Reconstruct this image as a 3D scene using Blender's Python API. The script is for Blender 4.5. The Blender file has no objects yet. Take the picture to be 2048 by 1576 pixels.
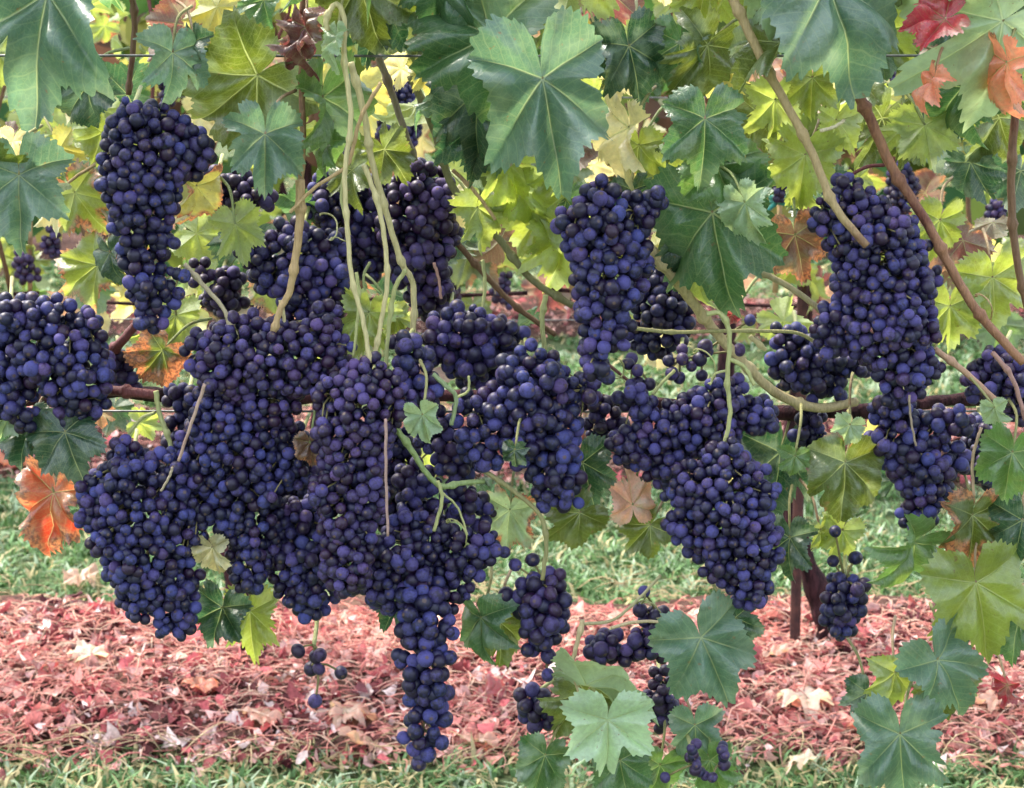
import bpy, math, random
import numpy as np
from mathutils import Vector, Matrix

# ------------------------------------------------------------------ camera, sky, sun, exposure
SC = bpy.context.scene
COL = SC.collection
CAM_H, PITCH, FPX = 1.436, math.radians(12.0), 4096.0
cam_data = bpy.data.cameras.new("camera")
cam = bpy.data.objects.new("camera", cam_data)
COL.objects.link(cam)
cam.location = (0, 0, CAM_H)
cam.rotation_euler = (math.radians(90) - PITCH, 0, 0)
cam_data.sensor_width = 36.0
cam_data.lens = 36.0 * FPX / 2048.0
cam_data.clip_end = 2000
cam_data.clip_start = 0.05
cam_data.dof.use_dof = True
cam_data.dof.focus_distance = 1.98
cam_data.dof.aperture_fstop = 18.0
SC.camera = cam

SUN_EL, SUN_AZ = math.radians(57), math.radians(-55)     # azimuth from +Y (away from the camera), negative = to the left
world = bpy.data.worlds.new("World")
SC.world = world
world.use_nodes = True
wn = world.node_tree
sky = wn.nodes.new("ShaderNodeTexSky")
sky.sky_type = 'NISHITA'
sky.sun_disc = False
sky.sun_elevation = SUN_EL
sky.sun_rotation = SUN_AZ
sky.dust_density = 3.0
sky.air_density = 1.0
veil = wn.nodes.new("ShaderNodeMix")              # thin even cloud whitens the whole sky
veil.data_type = 'RGBA'
veil.inputs[0].default_value = 0.4
veil.inputs[7].default_value = (8.2, 8.7, 9.4, 1)
wn.links.new(sky.outputs[0], veil.inputs[6])
wn.links.new(veil.outputs[2], wn.nodes["Background"].inputs[0])
wn.nodes["Background"].inputs[1].default_value = 0.15

sun_data = bpy.data.lights.new("sun", 'SUN')
sun_data.energy = 3.2
sun_data.angle = math.radians(11)
sun_data.color = (1.0, 0.93, 0.82)
sun = bpy.data.objects.new("sun", sun_data)
COL.objects.link(sun)
sdir = Vector((math.sin(SUN_AZ) * math.cos(SUN_EL), math.cos(SUN_AZ) * math.cos(SUN_EL), math.sin(SUN_EL)))
sun.rotation_euler = sdir.to_track_quat('Z', 'Y').to_euler()

SC.view_settings.view_transform = 'Standard'
SC.view_settings.look = 'None'
SC.view_settings.gamma = 1.0
SC.view_settings.exposure = 1.55
SC.cycles.use_adaptive_sampling = True
SC.cycles.adaptive_threshold = 0.03
SC.cycles.max_bounces = 4
SC.cycles.diffuse_bounces = 2
SC.cycles.glossy_bounces = 2
SC.cycles.transmission_bounces = 4
SC.cycles.transparent_max_bounces = 4

R = random.Random(7)
NR = np.random.default_rng(11)

# ------------------------------------------------------------------ helpers
def at(px, py, d):
    """world point seen at photo pixel (2048 wide) at the distance d along +Y"""
    x = (px - 1024.0) / FPX
    y = -(py - 788.0) / FPX
    v = Vector((x, math.cos(PITCH) + y * math.sin(PITCH), -math.sin(PITCH) + y * math.cos(PITCH)))
    return Vector((0, 0, CAM_H)) + v * (d / v.y)

def mpp(d):
    return d / FPX * 1.01

def mesh_from(name, verts, faces, smooth=True, mat=None):
    me = bpy.data.meshes.new(name)
    me.from_pydata([tuple(v) for v in verts], [], faces)
    if smooth:
        me.polygons.foreach_set("use_smooth", [True] * len(me.polygons))
    if mat:
        me.materials.append(mat)
    me.update()
    return me

def link(name, data, parent=None, loc=None, matrix=None):
    o = bpy.data.objects.new(name, data)
    COL.objects.link(o)
    if matrix is not None:
        o.matrix_world = matrix
    elif loc is not None:
        o.location = loc
    if parent is not None:
        o.parent = parent
        o.matrix_parent_inverse = PINV.get(parent.name, Matrix.Identity(4))
    return o

PINV = {}
def empty(name, loc, label=None, cat=None, group=None):
    e = bpy.data.objects.new(name, None)
    COL.objects.link(e)
    e.location = loc
    e.empty_display_size = 0.05
    PINV[e.name] = Matrix.Translation(-Vector(loc))
    tag(e, label, cat, group)
    return e

def remember(o):
    """o's children are given world matrices: keep the inverse of its world matrix"""
    m = o.matrix_basis.copy()
    if o.parent is not None:
        m = o.parent.matrix_basis @ o.matrix_parent_inverse @ m
    PINV[o.name] = m.inverted()

def tag(o, label=None, cat=None, group=None, kind=None):
    if label: o["label"] = label
    if cat: o["category"] = cat
    if group: o["group"] = group
    if kind: o["kind"] = kind
    return o

def catmull(pts, n):
    """resample control points (any dimension) with a centripetal-free Catmull-Rom, n samples a span"""
    P = np.array(pts, float)
    if len(P) == 2:
        t = np.linspace(0, 1, n + 1)[:, None]
        return P[0] * (1 - t) + P[1] * t
    Q = np.vstack([2 * P[0] - P[1], P, 2 * P[-1] - P[-2]])
    out = []
    for i in range(1, len(Q) - 2):
        p0, p1, p2, p3 = Q[i - 1], Q[i], Q[i + 1], Q[i + 2]
        for t in np.linspace(0, 1, n, endpoint=False):
            out.append(0.5 * ((2 * p1) + (-p0 + p2) * t + (2 * p0 - 5 * p1 + 4 * p2 - p3) * t ** 2 + (-p0 + 3 * p1 - 3 * p2 + p3) * t ** 3))
    out.append(Q[-2])
    return np.array(out)

def tube(pts, rad, sides=7, V=None, Fc=None):
    """tube along points with a radius for each; appends to V, Fc"""
    V = [] if V is None else V
    Fc = [] if Fc is None else Fc
    P = [Vector(p) for p in pts]
    n = len(P)
    base = len(V)
    prev = None
    for i in range(n):
        t = (P[min(i + 1, n - 1)] - P[max(i - 1, 0)])
        if t.length < 1e-9: t = Vector((0, 0, 1))
        t.normalize()
        if prev is None:
            a = t.cross(Vector((0.3, 1, 0.1)))
            if a.length < 1e-3: a = t.cross(Vector((1, 0, 0)))
        else:
            a = prev - t * prev.dot(t)
        a.normalize(); prev = a
        b = t.cross(a)
        r = rad[i]
        for k in range(sides):
            an = 2 * math.pi * k / sides
            V.append(P[i] + (a * math.cos(an) + b * math.sin(an)) * r)
    for i in range(n - 1):
        for k in range(sides):
            k2 = (k + 1) % sides
            Fc.append((base + i * sides + k, base + i * sides + k2, base + (i + 1) * sides + k2, base + (i + 1) * sides + k))
    Fc.append(tuple(base + k for k in reversed(range(sides))))
    Fc.append(tuple(base + (n - 1) * sides + k for k in range(sides)))
    return V, Fc

# ------------------------------------------------------------------ node helpers / materials
class NT:
    def __init__(self, name):
        self.m = bpy.data.materials.new(name)
        self.m.use_nodes = True
        self.t = self.m.node_tree
        self.t.nodes.clear()
        self.out = self.t.nodes.new("ShaderNodeOutputMaterial")
    def n(self, typ, **kw):
        nd = self.t.nodes.new("ShaderNode" + typ)
        for k, v in kw.items():
            setattr(nd, k, v)
        return nd
    def set(self, sock, v):
        if hasattr(v, "is_output"):
            self.t.links.new(v, sock)
        elif isinstance(v, tuple) and len(v) == 3 and sock.type == 'RGBA':
            sock.default_value = (*v, 1)
        else:
            sock.default_value = v
    def math(self, op, a, b=0.0, c=0.0, clamp=False):
        nd = self.n("Math", operation=op, use_clamp=clamp)
        self.set(nd.inputs[0], a); self.set(nd.inputs[1], b); self.set(nd.inputs[2], c)
        return nd.outputs[0]
    def mix(self, fac, a, b, blend='MIX'):
        nd = self.n("Mix", data_type='RGBA', blend_type=blend)
        self.set(nd.inputs[0], fac); self.set(nd.inputs[6], a); self.set(nd.inputs[7], b)
        return nd.outputs[2]
    def ramp(self, v, lo, hi, a=0.0, b=1.0):
        nd = self.n("MapRange", interpolation_type='SMOOTHSTEP')
        self.set(nd.inputs[0], v); self.set(nd.inputs[1], lo); self.set(nd.inputs[2], hi)
        self.set(nd.inputs[3], a); self.set(nd.inputs[4], b)
        return nd.outputs[0]
    def noise(self, vec, scale, detail=3.0, rough=0.5, w=None):
        nd = self.n("TexNoise", noise_dimensions='4D' if w is not None else '3D')
        self.set(nd.inputs["Vector"], vec)
        nd.inputs["Scale"].default_value = scale
        nd.inputs["Detail"].default_value = detail
        nd.inputs["Roughness"].default_value = rough
        if w is not None: self.set(nd.inputs["W"], w)
        return nd.outputs["Fac"]
    def obj(self):
        return self.n("TexCoord").outputs["Object"]
    def info(self):
        return self.n("ObjectInfo")
    def attr(self, name, out="Fac"):
        nd = self.n("Attribute"); nd.attribute_name = name
        return nd.outputs[out]
    def hsv(self, col, h=0.5, s=1.0, v=1.0):
        nd = self.n("HueSaturation")
        self.set(nd.inputs["Color"], col); self.set(nd.inputs["Hue"], h); self.set(nd.inputs["Saturation"], s); self.set(nd.inputs["Value"], v)
        return nd.outputs[0]
    def bump(self, h, strength, dist):
        nd = self.n("Bump")
        nd.inputs["Strength"].default_value = strength
        nd.inputs["Distance"].default_value = dist
        self.set(nd.inputs["Height"], h)
        return nd.outputs[0]
    def principled(self, col, rough=0.5, spec=0.5, normal=None):
        nd = self.n("BsdfPrincipled")
        self.set(nd.inputs["Base Color"], col); self.set(nd.inputs["Roughness"], rough)
        self.set(nd.inputs["Specular IOR Level"], spec)
        if normal is not None: self.set(nd.inputs["Normal"], normal)
        return nd.outputs[0]
    def done(self, sh):
        self.t.links.new(sh, self.out.inputs[0])
        return self.m

def mat_berry():
    m = NT("grape_skin")
    i = m.info(); o = m.obj()
    rnd = i.outputs["Random"]
    w = m.math('MULTIPLY', rnd, 90.0)
    tint = m.n("SeparateColor"); m.set(tint.inputs[0], i.outputs["Color"])
    purple = m.math('ADD', tint.outputs[0], m.math('MULTIPLY', m.math('POWER', m.math('FRACT', m.math('MULTIPLY', rnd, 7.31)), 3.0), 0.7), clamp=True)
    skin = m.mix(purple, (0.003, 0.003, 0.024), (0.018, 0.003, 0.025))
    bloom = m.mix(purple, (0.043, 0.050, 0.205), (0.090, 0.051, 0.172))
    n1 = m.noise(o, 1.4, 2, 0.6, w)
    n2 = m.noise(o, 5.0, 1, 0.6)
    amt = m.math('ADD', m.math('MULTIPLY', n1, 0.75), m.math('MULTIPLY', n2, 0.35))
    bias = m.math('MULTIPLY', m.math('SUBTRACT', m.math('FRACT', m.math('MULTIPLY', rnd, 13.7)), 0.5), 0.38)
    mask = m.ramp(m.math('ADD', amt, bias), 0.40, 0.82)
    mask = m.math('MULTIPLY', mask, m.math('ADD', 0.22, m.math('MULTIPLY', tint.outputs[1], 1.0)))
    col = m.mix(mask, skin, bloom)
    sp = m.n("SeparateXYZ"); m.set(sp.inputs[0], o)
    scar = m.ramp(sp.outputs[2], 0.975, 0.99)
    col = m.mix(m.math('MULTIPLY', scar, 0.8), col, (0.09, 0.055, 0.04))
    rough = m.math('ADD', 0.48, m.math('MULTIPLY', mask, 0.28))
    return m.done(m.principled(col, rough, 0.5))

def mat_leaf():
    m = NT("vine_leaf")
    i = m.info(); o = m.obj(); rnd = i.outputs["Random"]
    w = m.math('MULTIPLY', rnd, 60.0)
    s = m.attr("vs"); t = m.attr("vt"); rr = m.attr("rr")
    n1 = m.noise(o, 2.6, 2, 0.6, w)
    n2 = m.noise(o, 14.0, 2, 0.6)
    base = i.outputs["Color"]
    base = m.hsv(base, m.math('ADD', 0.485, m.math('MULTIPLY', n1, 0.03)), 1.0, m.math('ADD', 0.62, m.math('MULTIPLY', n1, 0.8)))
    base = m.hsv(base, 0.5, 1.0, m.math('ADD', 0.75, m.math('MULTIPLY', n2, 0.5)))
    # autumn tint that creeps in from the margin and between the veins
    aut = i.outputs["Alpha"]
    e = m.math('ADD', m.math('MULTIPLY', rr, 0.55), m.math('ADD', m.math('MULTIPLY', n1, 0.75), m.math('MULTIPLY', s, 0.5)))
    th = m.math('SUBTRACT', 1.45, m.math('MULTIPLY', aut, 1.05))
    am = m.ramp(m.math('SUBTRACT', e, th), -0.06, 0.10)
    autc = m.mix(m.ramp(n2, 0.4, 0.62), (0.36, 0.165, 0.075), (0.13, 0.055, 0.035))
    base = m.mix(am, base, autc)
    # rust specks and yellowing blotches
    n4 = m.noise(o, 9.0, 3, 0.7, m.math('ADD', w, 5.0))
    base = m.mix(m.math('MULTIPLY', m.ramp(n4, 0.64, 0.70), 0.75), base, (0.14, 0.085, 0.035))
    base = m.mix(m.math('MULTIPLY', m.ramp(m.noise(o, 2.0, 2, 0.5, m.math('ADD', w, 31.0)), 0.55, 0.72), 0.22), base, (0.17, 0.19, 0.04))
    # sky sheen on the blade, painted into the colour as pale grey-green patches
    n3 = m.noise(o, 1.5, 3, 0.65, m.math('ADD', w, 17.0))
    sheen_mask = m.math('MULTIPLY', m.ramp(n3, 0.47, 0.66), m.math('MULTIPLY_ADD', m.math('FRACT', m.math('MULTIPLY', rnd, 5.7)), 0.30, 0.12))
    base = m.mix(sheen_mask, base, (0.26, 0.335, 0.29))
    # veins: five main ones and the herringbone of side veins
    wv = m.math('MULTIPLY_ADD', t, -0.011, 0.017)
    v1 = m.ramp(s, m.math('MULTIPLY', wv, 0.35), wv, 1.0, 0.0)
    fr = m.math('FRACT', m.math('ADD', m.math('MULTIPLY', m.math('SUBTRACT', t, m.math('MULTIPLY', s, 0.85)), 8.5), m.math('MULTIPLY', n1, 1.6)))
    v2 = m.ramp(m.math('ABSOLUTE', m.math('SUBTRACT', fr, 0.5)), 0.03, 0.09, 1.0, 0.0)
    vo = m.n("TexVoronoi", feature='DISTANCE_TO_EDGE'); m.set(vo.inputs["Vector"], o); vo.inputs["Scale"].default_value = 21.0
    v3 = m.ramp(vo.outputs["Distance"], 0.0, 0.09, 1.0, 0.0)
    vein = m.math('MAXIMUM', v1, m.math('MAXIMUM', m.math('MULTIPLY', v2, 0.30), m.math('MULTIPLY', v3, 0.22)))
    veinc = m.mix(0.62, base, (0.36, 0.43, 0.22))
    col = m.mix(m.math('MULTIPLY', vein, 0.72), base, veinc)
    hgt = m.math('ADD', m.math('MULTIPLY', v1, -1.0), m.math('MULTIPLY', n2, 0.9))
    nrm = m.bump(hgt, 0.55, 0.0022)
    geo = m.n("NewGeometry")
    under = m.mix(0.45, col, (0.20, 0.25, 0.15))          # the leaf's felted underside is paler
    colf = m.mix(geo.outputs["Backfacing"], col, under)
    rough = m.math('ADD', m.math('MULTIPLY', n1, 0.22), m.math('MULTIPLY_ADD', geo.outputs["Backfacing"], 0.25, 0.27))
    p = m.principled(colf, rough, 1.0, nrm)
    tr = m.n("BsdfTranslucent")
    m.set(tr.inputs["Color"], m.mix(1.0, m.hsv(col, 0.480, 1.05, 2.7), (1.0, 0.96, 0.70), 'MULTIPLY'))
    m.set(tr.inputs["Normal"], nrm)
    mx = m.n("MixShader"); mx.inputs[0].default_value = 0.40
    m.t.links.new(p, mx.inputs[1]); m.t.links.new(tr.outputs[0], mx.inputs[2])
    return m.done(mx.outputs[0])

def mat_cane():
    m = NT("cane_bark")
    i = m.info(); o = m.obj()
    mp = m.n("Mapping"); m.set(mp.inputs[0], o); mp.inputs["Scale"].default_value = (1, 1, 0.22)
    n1 = m.noise(o, 14, 4, 0.6)
    n2 = m.noise(mp.outputs[0], 420, 3, 0.6)
    base = m.hsv(i.outputs["Color"], 0.5, 1.0, m.math('ADD', 0.55, m.math('MULTIPLY', n2, 0.9)))
    red = m.mix(m.ramp(n2, 0.3, 0.7), (0.085, 0.022, 0.020), (0.17, 0.06, 0.035))
    f = m.ramp(m.math('ADD', n1, m.math('MULTIPLY', i.outputs["Alpha"], 0.6)), 0.62, 0.86)
    col = m.mix(f, base, red)
    return m.done(m.principled(col, 0.62, 0.35, m.bump(n2, 0.9, 0.002)))

def mat_bark():
    m = NT("old_vine_bark")
    o = m.obj()
    mp = m.n("Mapping"); m.set(mp.inputs[0], o); mp.inputs["Scale"].default_value = (1, 1, 0.15)
    n2 = m.noise(mp.outputs[0], 120, 5, 0.65)
    n1 = m.noise(o, 9, 3)
    col = m.mix(m.ramp(n2, 0.35, 0.68), (0.012, 0.005, 0.007), (0.062, 0.022, 0.026))
    col = m.mix(m.ramp(n1, 0.5, 0.75), col, (0.10, 0.035, 0.045))
    return m.done(m.principled(col, 0.85, 0.2, m.bump(n2, 1.0, 0.006)))

def mat_simple(name, c1, c2, scale, rough=0.7, spec=0.3, bump=0.3, bdist=0.002, metal=0.0):
    m = NT(name)
    n = m.noise(m.obj(), scale, 4, 0.6)
    p = m.principled(m.mix(m.ramp(n, 0.35, 0.68), c1, c2), rough, spec, m.bump(n, bump, bdist))
    p.node.inputs["Metallic"].default_value = metal
    return m.done(p)

def mat_vcol(name, rough, trans, spec=0.3, mottle=False):
    """each blade or scrap has a colour of its own, stored on its mesh"""
    m = NT(name)
    c = m.attr("tint", "Color")
    if mottle:
        c = m.hsv(c, 0.5, 1.0, m.math('ADD', 0.35, m.math('MULTIPLY', m.noise(m.obj(), 130, 2), 1.3)))
    p = m.principled(c, rough, spec)
    tr = m.n("BsdfTranslucent"); m.set(tr.inputs["Color"], m.hsv(c, 0.49, 1.05, 1.5))
    mx = m.n("MixShader"); mx.inputs[0].default_value = trans
    m.t.links.new(p, mx.inputs[1]); m.t.links.new(tr.outputs[0], mx.inputs[2])
    return m.done(mx.outputs[0])

def mat_ground():
    m = NT("turf_soil")
    g = m.n("NewGeometry").outputs["Position"]
    n1 = m.noise(g, 1.3, 5, 0.6); n2 = m.noise(g, 45, 4, 0.65)
    c = m.mix(m.ramp(n2, 0.35, 0.65), (0.045, 0.062, 0.026), (0.115, 0.150, 0.070))
    c = m.mix(m.ramp(n1, 0.52, 0.72), c, (0.135, 0.120, 0.070))
    return m.done(m.principled(c, 0.95, 0.1, m.bump(n2, 0.8, 0.02)))

def mat_soil():
    m = NT("bare_strip_soil")
    g = m.n("NewGeometry").outputs["Position"]
    n1 = m.noise(g, 5, 4, 0.6); n2 = m.noise(g, 70, 5, 0.7)
    c = m.mix(m.ramp(n2, 0.3, 0.7), (0.040, 0.020, 0.018), (0.13, 0.070, 0.058))
    c = m.mix(m.ramp(n1, 0.45, 0.7), c, (0.17, 0.095, 0.072))
    return m.done(m.principled(c, 0.95, 0.1, m.bump(n2, 1.0, 0.015)))

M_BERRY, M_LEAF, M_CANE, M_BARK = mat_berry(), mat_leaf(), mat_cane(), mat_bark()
M_INNER = mat_simple("grape_skin_inner", (0.004, 0.004, 0.022), (0.018, 0.016, 0.062), 90, 0.5, 0.5, 0.0)
M_STALK = mat_simple("bunch_stalk", (0.13, 0.12, 0.045), (0.24, 0.20, 0.085), 60, 0.6, 0.3)
M_WIRE = mat_simple("galvanised_wire", (0.10, 0.10, 0.10), (0.20, 0.20, 0.20), 80, 0.5, 0.5, 0.1, 0.001, 0.7)
M_STAKE = mat_simple("rusty_stake", (0.035, 0.014, 0.014), (0.080, 0.032, 0.026), 50, 0.8, 0.3, 0.6, 0.002)
M_TIE = mat_simple("tie_tape", (0.02, 0.16, 0.13), (0.03, 0.24, 0.20), 40, 0.5, 0.4)
M_GROUND, M_SOIL = mat_ground(), mat_soil()
M_GRASS = mat_vcol("grass_blades", 0.6, 0.3)
M_LITTER = mat_vcol("dry_litter", 0.8, 0.12, 0.2, True)

# ------------------------------------------------------------------ ground
def ground_sheet():
    V, Fc = [], []
    xs = [-260, -60, -20, -8] + list(np.linspace(-4, 4, 33)) + [8, 20, 60, 260]
    ys = [-60, -10, -2] + list(np.linspace(0, 9, 46)) + [12, 18, 30, 70, 160, 420]
    for y in ys:
        for x in xs:
            V.append((x, y, -0.004 + 0.012 * math.sin(x * 2.1 + y) * math.sin(y * 1.7)))
    nx = len(xs)
    for j in range(len(ys) - 1):
        for i in range(nx - 1):
            Fc.append((j * nx + i, j * nx + i + 1, (j + 1) * nx + i + 1, (j + 1) * nx + i))
    o = link("ground", mesh_from("ground", V, Fc, True, M_GROUND))
    tag(o, "rough green turf of the vineyard floor between the rows", "ground", kind="structure")
ground_sheet()

ROWS = [1.98, 4.0, 6.0, 8.2, 10.3, 12.4, 14.5]
def strip_h(x, y, yc):
    """height of the mounded bare strip under a row"""
    u = (y - yc) / 0.48
    if abs(u) >= 1: return 0
    return 0.06 * (1 - u * u) ** 0.8 * (0.8 + 0.25 * math.sin(x * 5.3 + yc) * math.sin(x * 2.2 + 1) + 0.12 * math.sin(x * 17 + y * 13))

def soil_strip(yc, k):
    V, Fc = [], []
    nx, ny = (150, 20) if k < 3 else (40, 8)
    half = 0.62 * yc + 0.5
    for j in range(ny + 1):
        for i in range(nx + 1):
            x = -half + 2 * half * i / nx
            edge = 0.05 * math.sin(x * 6.1 + yc) + 0.03 * math.sin(x * 15.7)
            y = yc + (-0.48 + 0.94 * j / ny) * (1 + edge)
            z = 0.012 + strip_h(x, yc + (-0.48 + 0.94 * j / ny), yc)
            if j in (0, ny): z = -0.03
            V.append((x, y, z))
    for j in range(ny):
        for i in range(nx):
            a = j * (nx + 1) + i
            Fc.append((a, a + 1, a + nx + 2, a + nx + 1))
    o = link("soil_strip", mesh_from("soil_strip", V, Fc, True, M_SOIL))
    tag(o, ["mounded bare soil strip directly under the near vine", "reddish mounded soil strip under the second vine row",
            "bare soil strip under the third vine row"][k] if k < 3 else "bare soil strip under a distant vine row, number %d from the camera" % (k + 1), "soil strip", kind="structure")
for k, yc in enumerate(ROWS[1:5]):
    soil_strip(yc, k + 1)

def vcol_mesh(name, V, Fc, cols, mat):
    """cols: a colour for each vertex"""
    me = mesh_from(name, V, Fc, True, mat)
    a = me.color_attributes.new("tint", 'FLOAT_COLOR', 'POINT')
    c = np.ones((len(V), 4), np.float32); c[:, :3] = np.array(cols, np.float32)
    a.data.foreach_set("color", c.ravel())
    return me

def in_strip(y):
    for yc in ROWS[1:5]:
        if abs(y - yc) < 0.42: return yc
    return None

def grass():
    V, Fc, C = [], [], []
    def blade(x, y, h, w, az, lean, col):
        b = len(V)
        dx, dy = math.cos(az), math.sin(az)
        px_, py_ = -dy * w, dx * w
        for f, ww in ((0, 1.0), (0.5, 0.8)):
            ox = dx * lean * h * f * f; oy = dy * lean * h * f * f; z = h * f * (1 - 0.25 * lean * f)
            V.append((x + ox - px_ * ww, y + oy - py_ * ww, z)); V.append((x + ox + px_ * ww, y + oy + py_ * ww, z))
        V.append((x + dx * lean * h, y + dy * lean * h, h * (1 - 0.35 * lean)))
        Fc.append((b, b + 1, b + 3, b + 2)); Fc.append((b + 2, b + 3, b + 4))
        for _ in range(5): C.append(col)
    zones = [(3.0, 3.56, 1.8, 17000), (4.20, 4.9, 2.0, 25000), (4.9, 5.75, 2.2, 20000), (6.5, 7.8, 2.6, 16000), (8.6, 10.0, 2.8, 9000), (10.6, 14, 3.6, 9000)]
    for y0, y1, hx, n in zones:
        k = 0
        while k < n:
            # a tuft of blades
            cx_, cy_ = R.uniform(-hx, hx), R.uniform(y0, y1)
            pale = R.random()
            tuft = R.randint(4, 10)
            hh = R.uniform(0.02, 0.048) * (1.5 if R.random() < 0.06 else 1)
            for _ in range(tuft):
                g = R.uniform(0.7, 1.35)
                if R.random() < 0.12 + 0.2 * (y0 < 3.5): col = (0.42 * g, 0.36 * g, 0.19 * g)
                elif pale < 0.38: col = (0.14 * g, 0.25 * g, 0.10 * g)
                elif pale < 0.83: col = (0.060 * g, 0.125 * g, 0.040 * g)
                else: col = (0.33 * g, 0.42 * g, 0.28 * g)
                blade(cx_ + R.gauss(0, 0.018), cy_ + R.gauss(0, 0.018), hh * R.uniform(0.6, 1.3), R.uniform(0.0022, 0.0058) * (1 + 0.7 * (y0 > 6)), R.uniform(0, 6.283), R.uniform(0.4, 1.5), col)
                k += 1
    o = link("grass", vcol_mesh("grass", V, Fc, C, M_GRASS))
    tag(o, "short pale green grass growing between the vine rows", "grass", kind="stuff")
grass()

PINKS = [(0.66, 0.30, 0.245), (0.58, 0.215, 0.185), (0.72, 0.42, 0.35), (0.48, 0.120, 0.125), (0.56, 0.33, 0.30), (0.26, 0.070, 0.072), (0.085, 0.024, 0.030), (0.70, 0.55, 0.52), (0.15, 0.050, 0.048)]
def litter():
    V, Fc, C = [], [], []
    def scrap(x, y, z, s, col):
        """a curled scrap of dead leaf: a 3x3 bent sheet with a ragged outline"""
        b = len(V)
        rot = Matrix.Rotation(R.uniform(0, 6.28), 3, 'Z') @ Matrix.Rotation(R.gauss(0, 0.75), 3, 'X') @ Matrix.Rotation(R.gauss(0, 0.5), 3, 'Y')
        k1, k2 = R.uniform(-2.4, 2.4), R.uniform(-1.4, 1.4)
        for j in (-1, 0, 1):
            for i in (-1, 0, 1):
                m_ = 0.62 if i and j else 1.0
                u = i * m_ * R.uniform(0.45, 1.4); v = j * m_ * R.uniform(0.45, 1.4) * 0.8
                p = rot @ Vector((u * s, v * s, s * (k1 * u * u + k2 * v * v) * 0.5))
                V.append((x + p.x, y + p.y, max(z + p.z, 0.004))); C.append(col)
        for j in range(2):
            for i in range(2):
                a = b + j * 3 + i
                Fc.append((a, a + 1, a + 4, a + 3))
    def straw(x, y, z, L, r, col):
        az = R.uniform(0, 6.28); arch = R.uniform(0.0, 0.45) * L; side = R.uniform(-0.4, 0.4) * L
        pts, rad = [], []
        t0 = R.uniform(-0.15, 0.25)
        for i in range(5):
            f = i / 4 - 0.5
            lx = f * L; ly = side * (0.25 - f * f) * 2
            pts.append((x + lx * math.cos(az) - ly * math.sin(az), y + lx * math.sin(az) + ly * math.cos(az), max(0.003, z + arch * (0.25 - f * f) * 2 + f * L * t0)))
            rad.append(r * (1 - 0.4 * abs(f)))
        n0 = len(V)
        tube(pts, rad, 3, V, Fc)
        C.extend([col] * (len(V) - n0))
    for n, yc, hx in ((23000, 4.0, 1.9), (8000, 6.0, 2.3), (4000, 8.2, 2.8)):
        for _ in range(n):
            x = R.uniform(-hx, hx); y = yc + R.uniform(-0.5, 0.24) + R.gauss(0, 0.04)
            z = 0.014 + strip_h(x, y, yc) + abs(R.gauss(0, 0.008))
            g = R.uniform(0.75, 1.28)
            # patches of one tone, as drifts of leaves from the same vine
            q = math.sin(x * 7.3 + y * 4.1) + math.sin(x * 3.1 - y * 9.2 + 1.7) + 0.5 * math.sin(x * 19 + y * 23)
            c = R.choice(PINKS[:5] if q > 0.4 else (PINKS if q > -0.5 else PINKS[3:]))
            c = tuple(v * g for v in c)
            if R.random() < 0.64:
                scrap(x, y, z, R.choice((0.004, 0.006, 0.008, 0.010, 0.013, 0.018)) * R.uniform(0.7, 1.4), c)
            else:
                g2 = R.uniform(0.7, 1.15)
                cs = R.choice(((0.72, 0.38, 0.30), (0.68, 0.30, 0.235), (0.74, 0.52, 0.39), (0.52, 0.19, 0.165)))
                straw(x, y, z + R.uniform(0, 0.012), R.uniform(0.02, 0.09), R.uniform(0.0007, 0.0016), tuple(v * g2 for v in cs))
    # straw strewn along the near edge, where the strip meets the turf
    for _ in range(700):
        x = R.uniform(-1.8, 1.8); y = R.choice((3.53, 4.43)) + R.gauss(0, 0.05)
        g2 = R.uniform(0.6, 1.1)
        straw(x, y, 0.02 + R.uniform(0, 0.03), R.uniform(0.04, 0.12), R.uniform(0.0008, 0.0016), (0.50 * g2, 0.38 * g2, 0.22 * g2))
    o = link("leaf_litter", vcol_mesh("leaf_litter", V, Fc, C, M_LITTER))
    tag(o, "drift of pinkish red dead leaves and straw under the second row", "leaf litter", kind="stuff")
litter()

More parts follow.
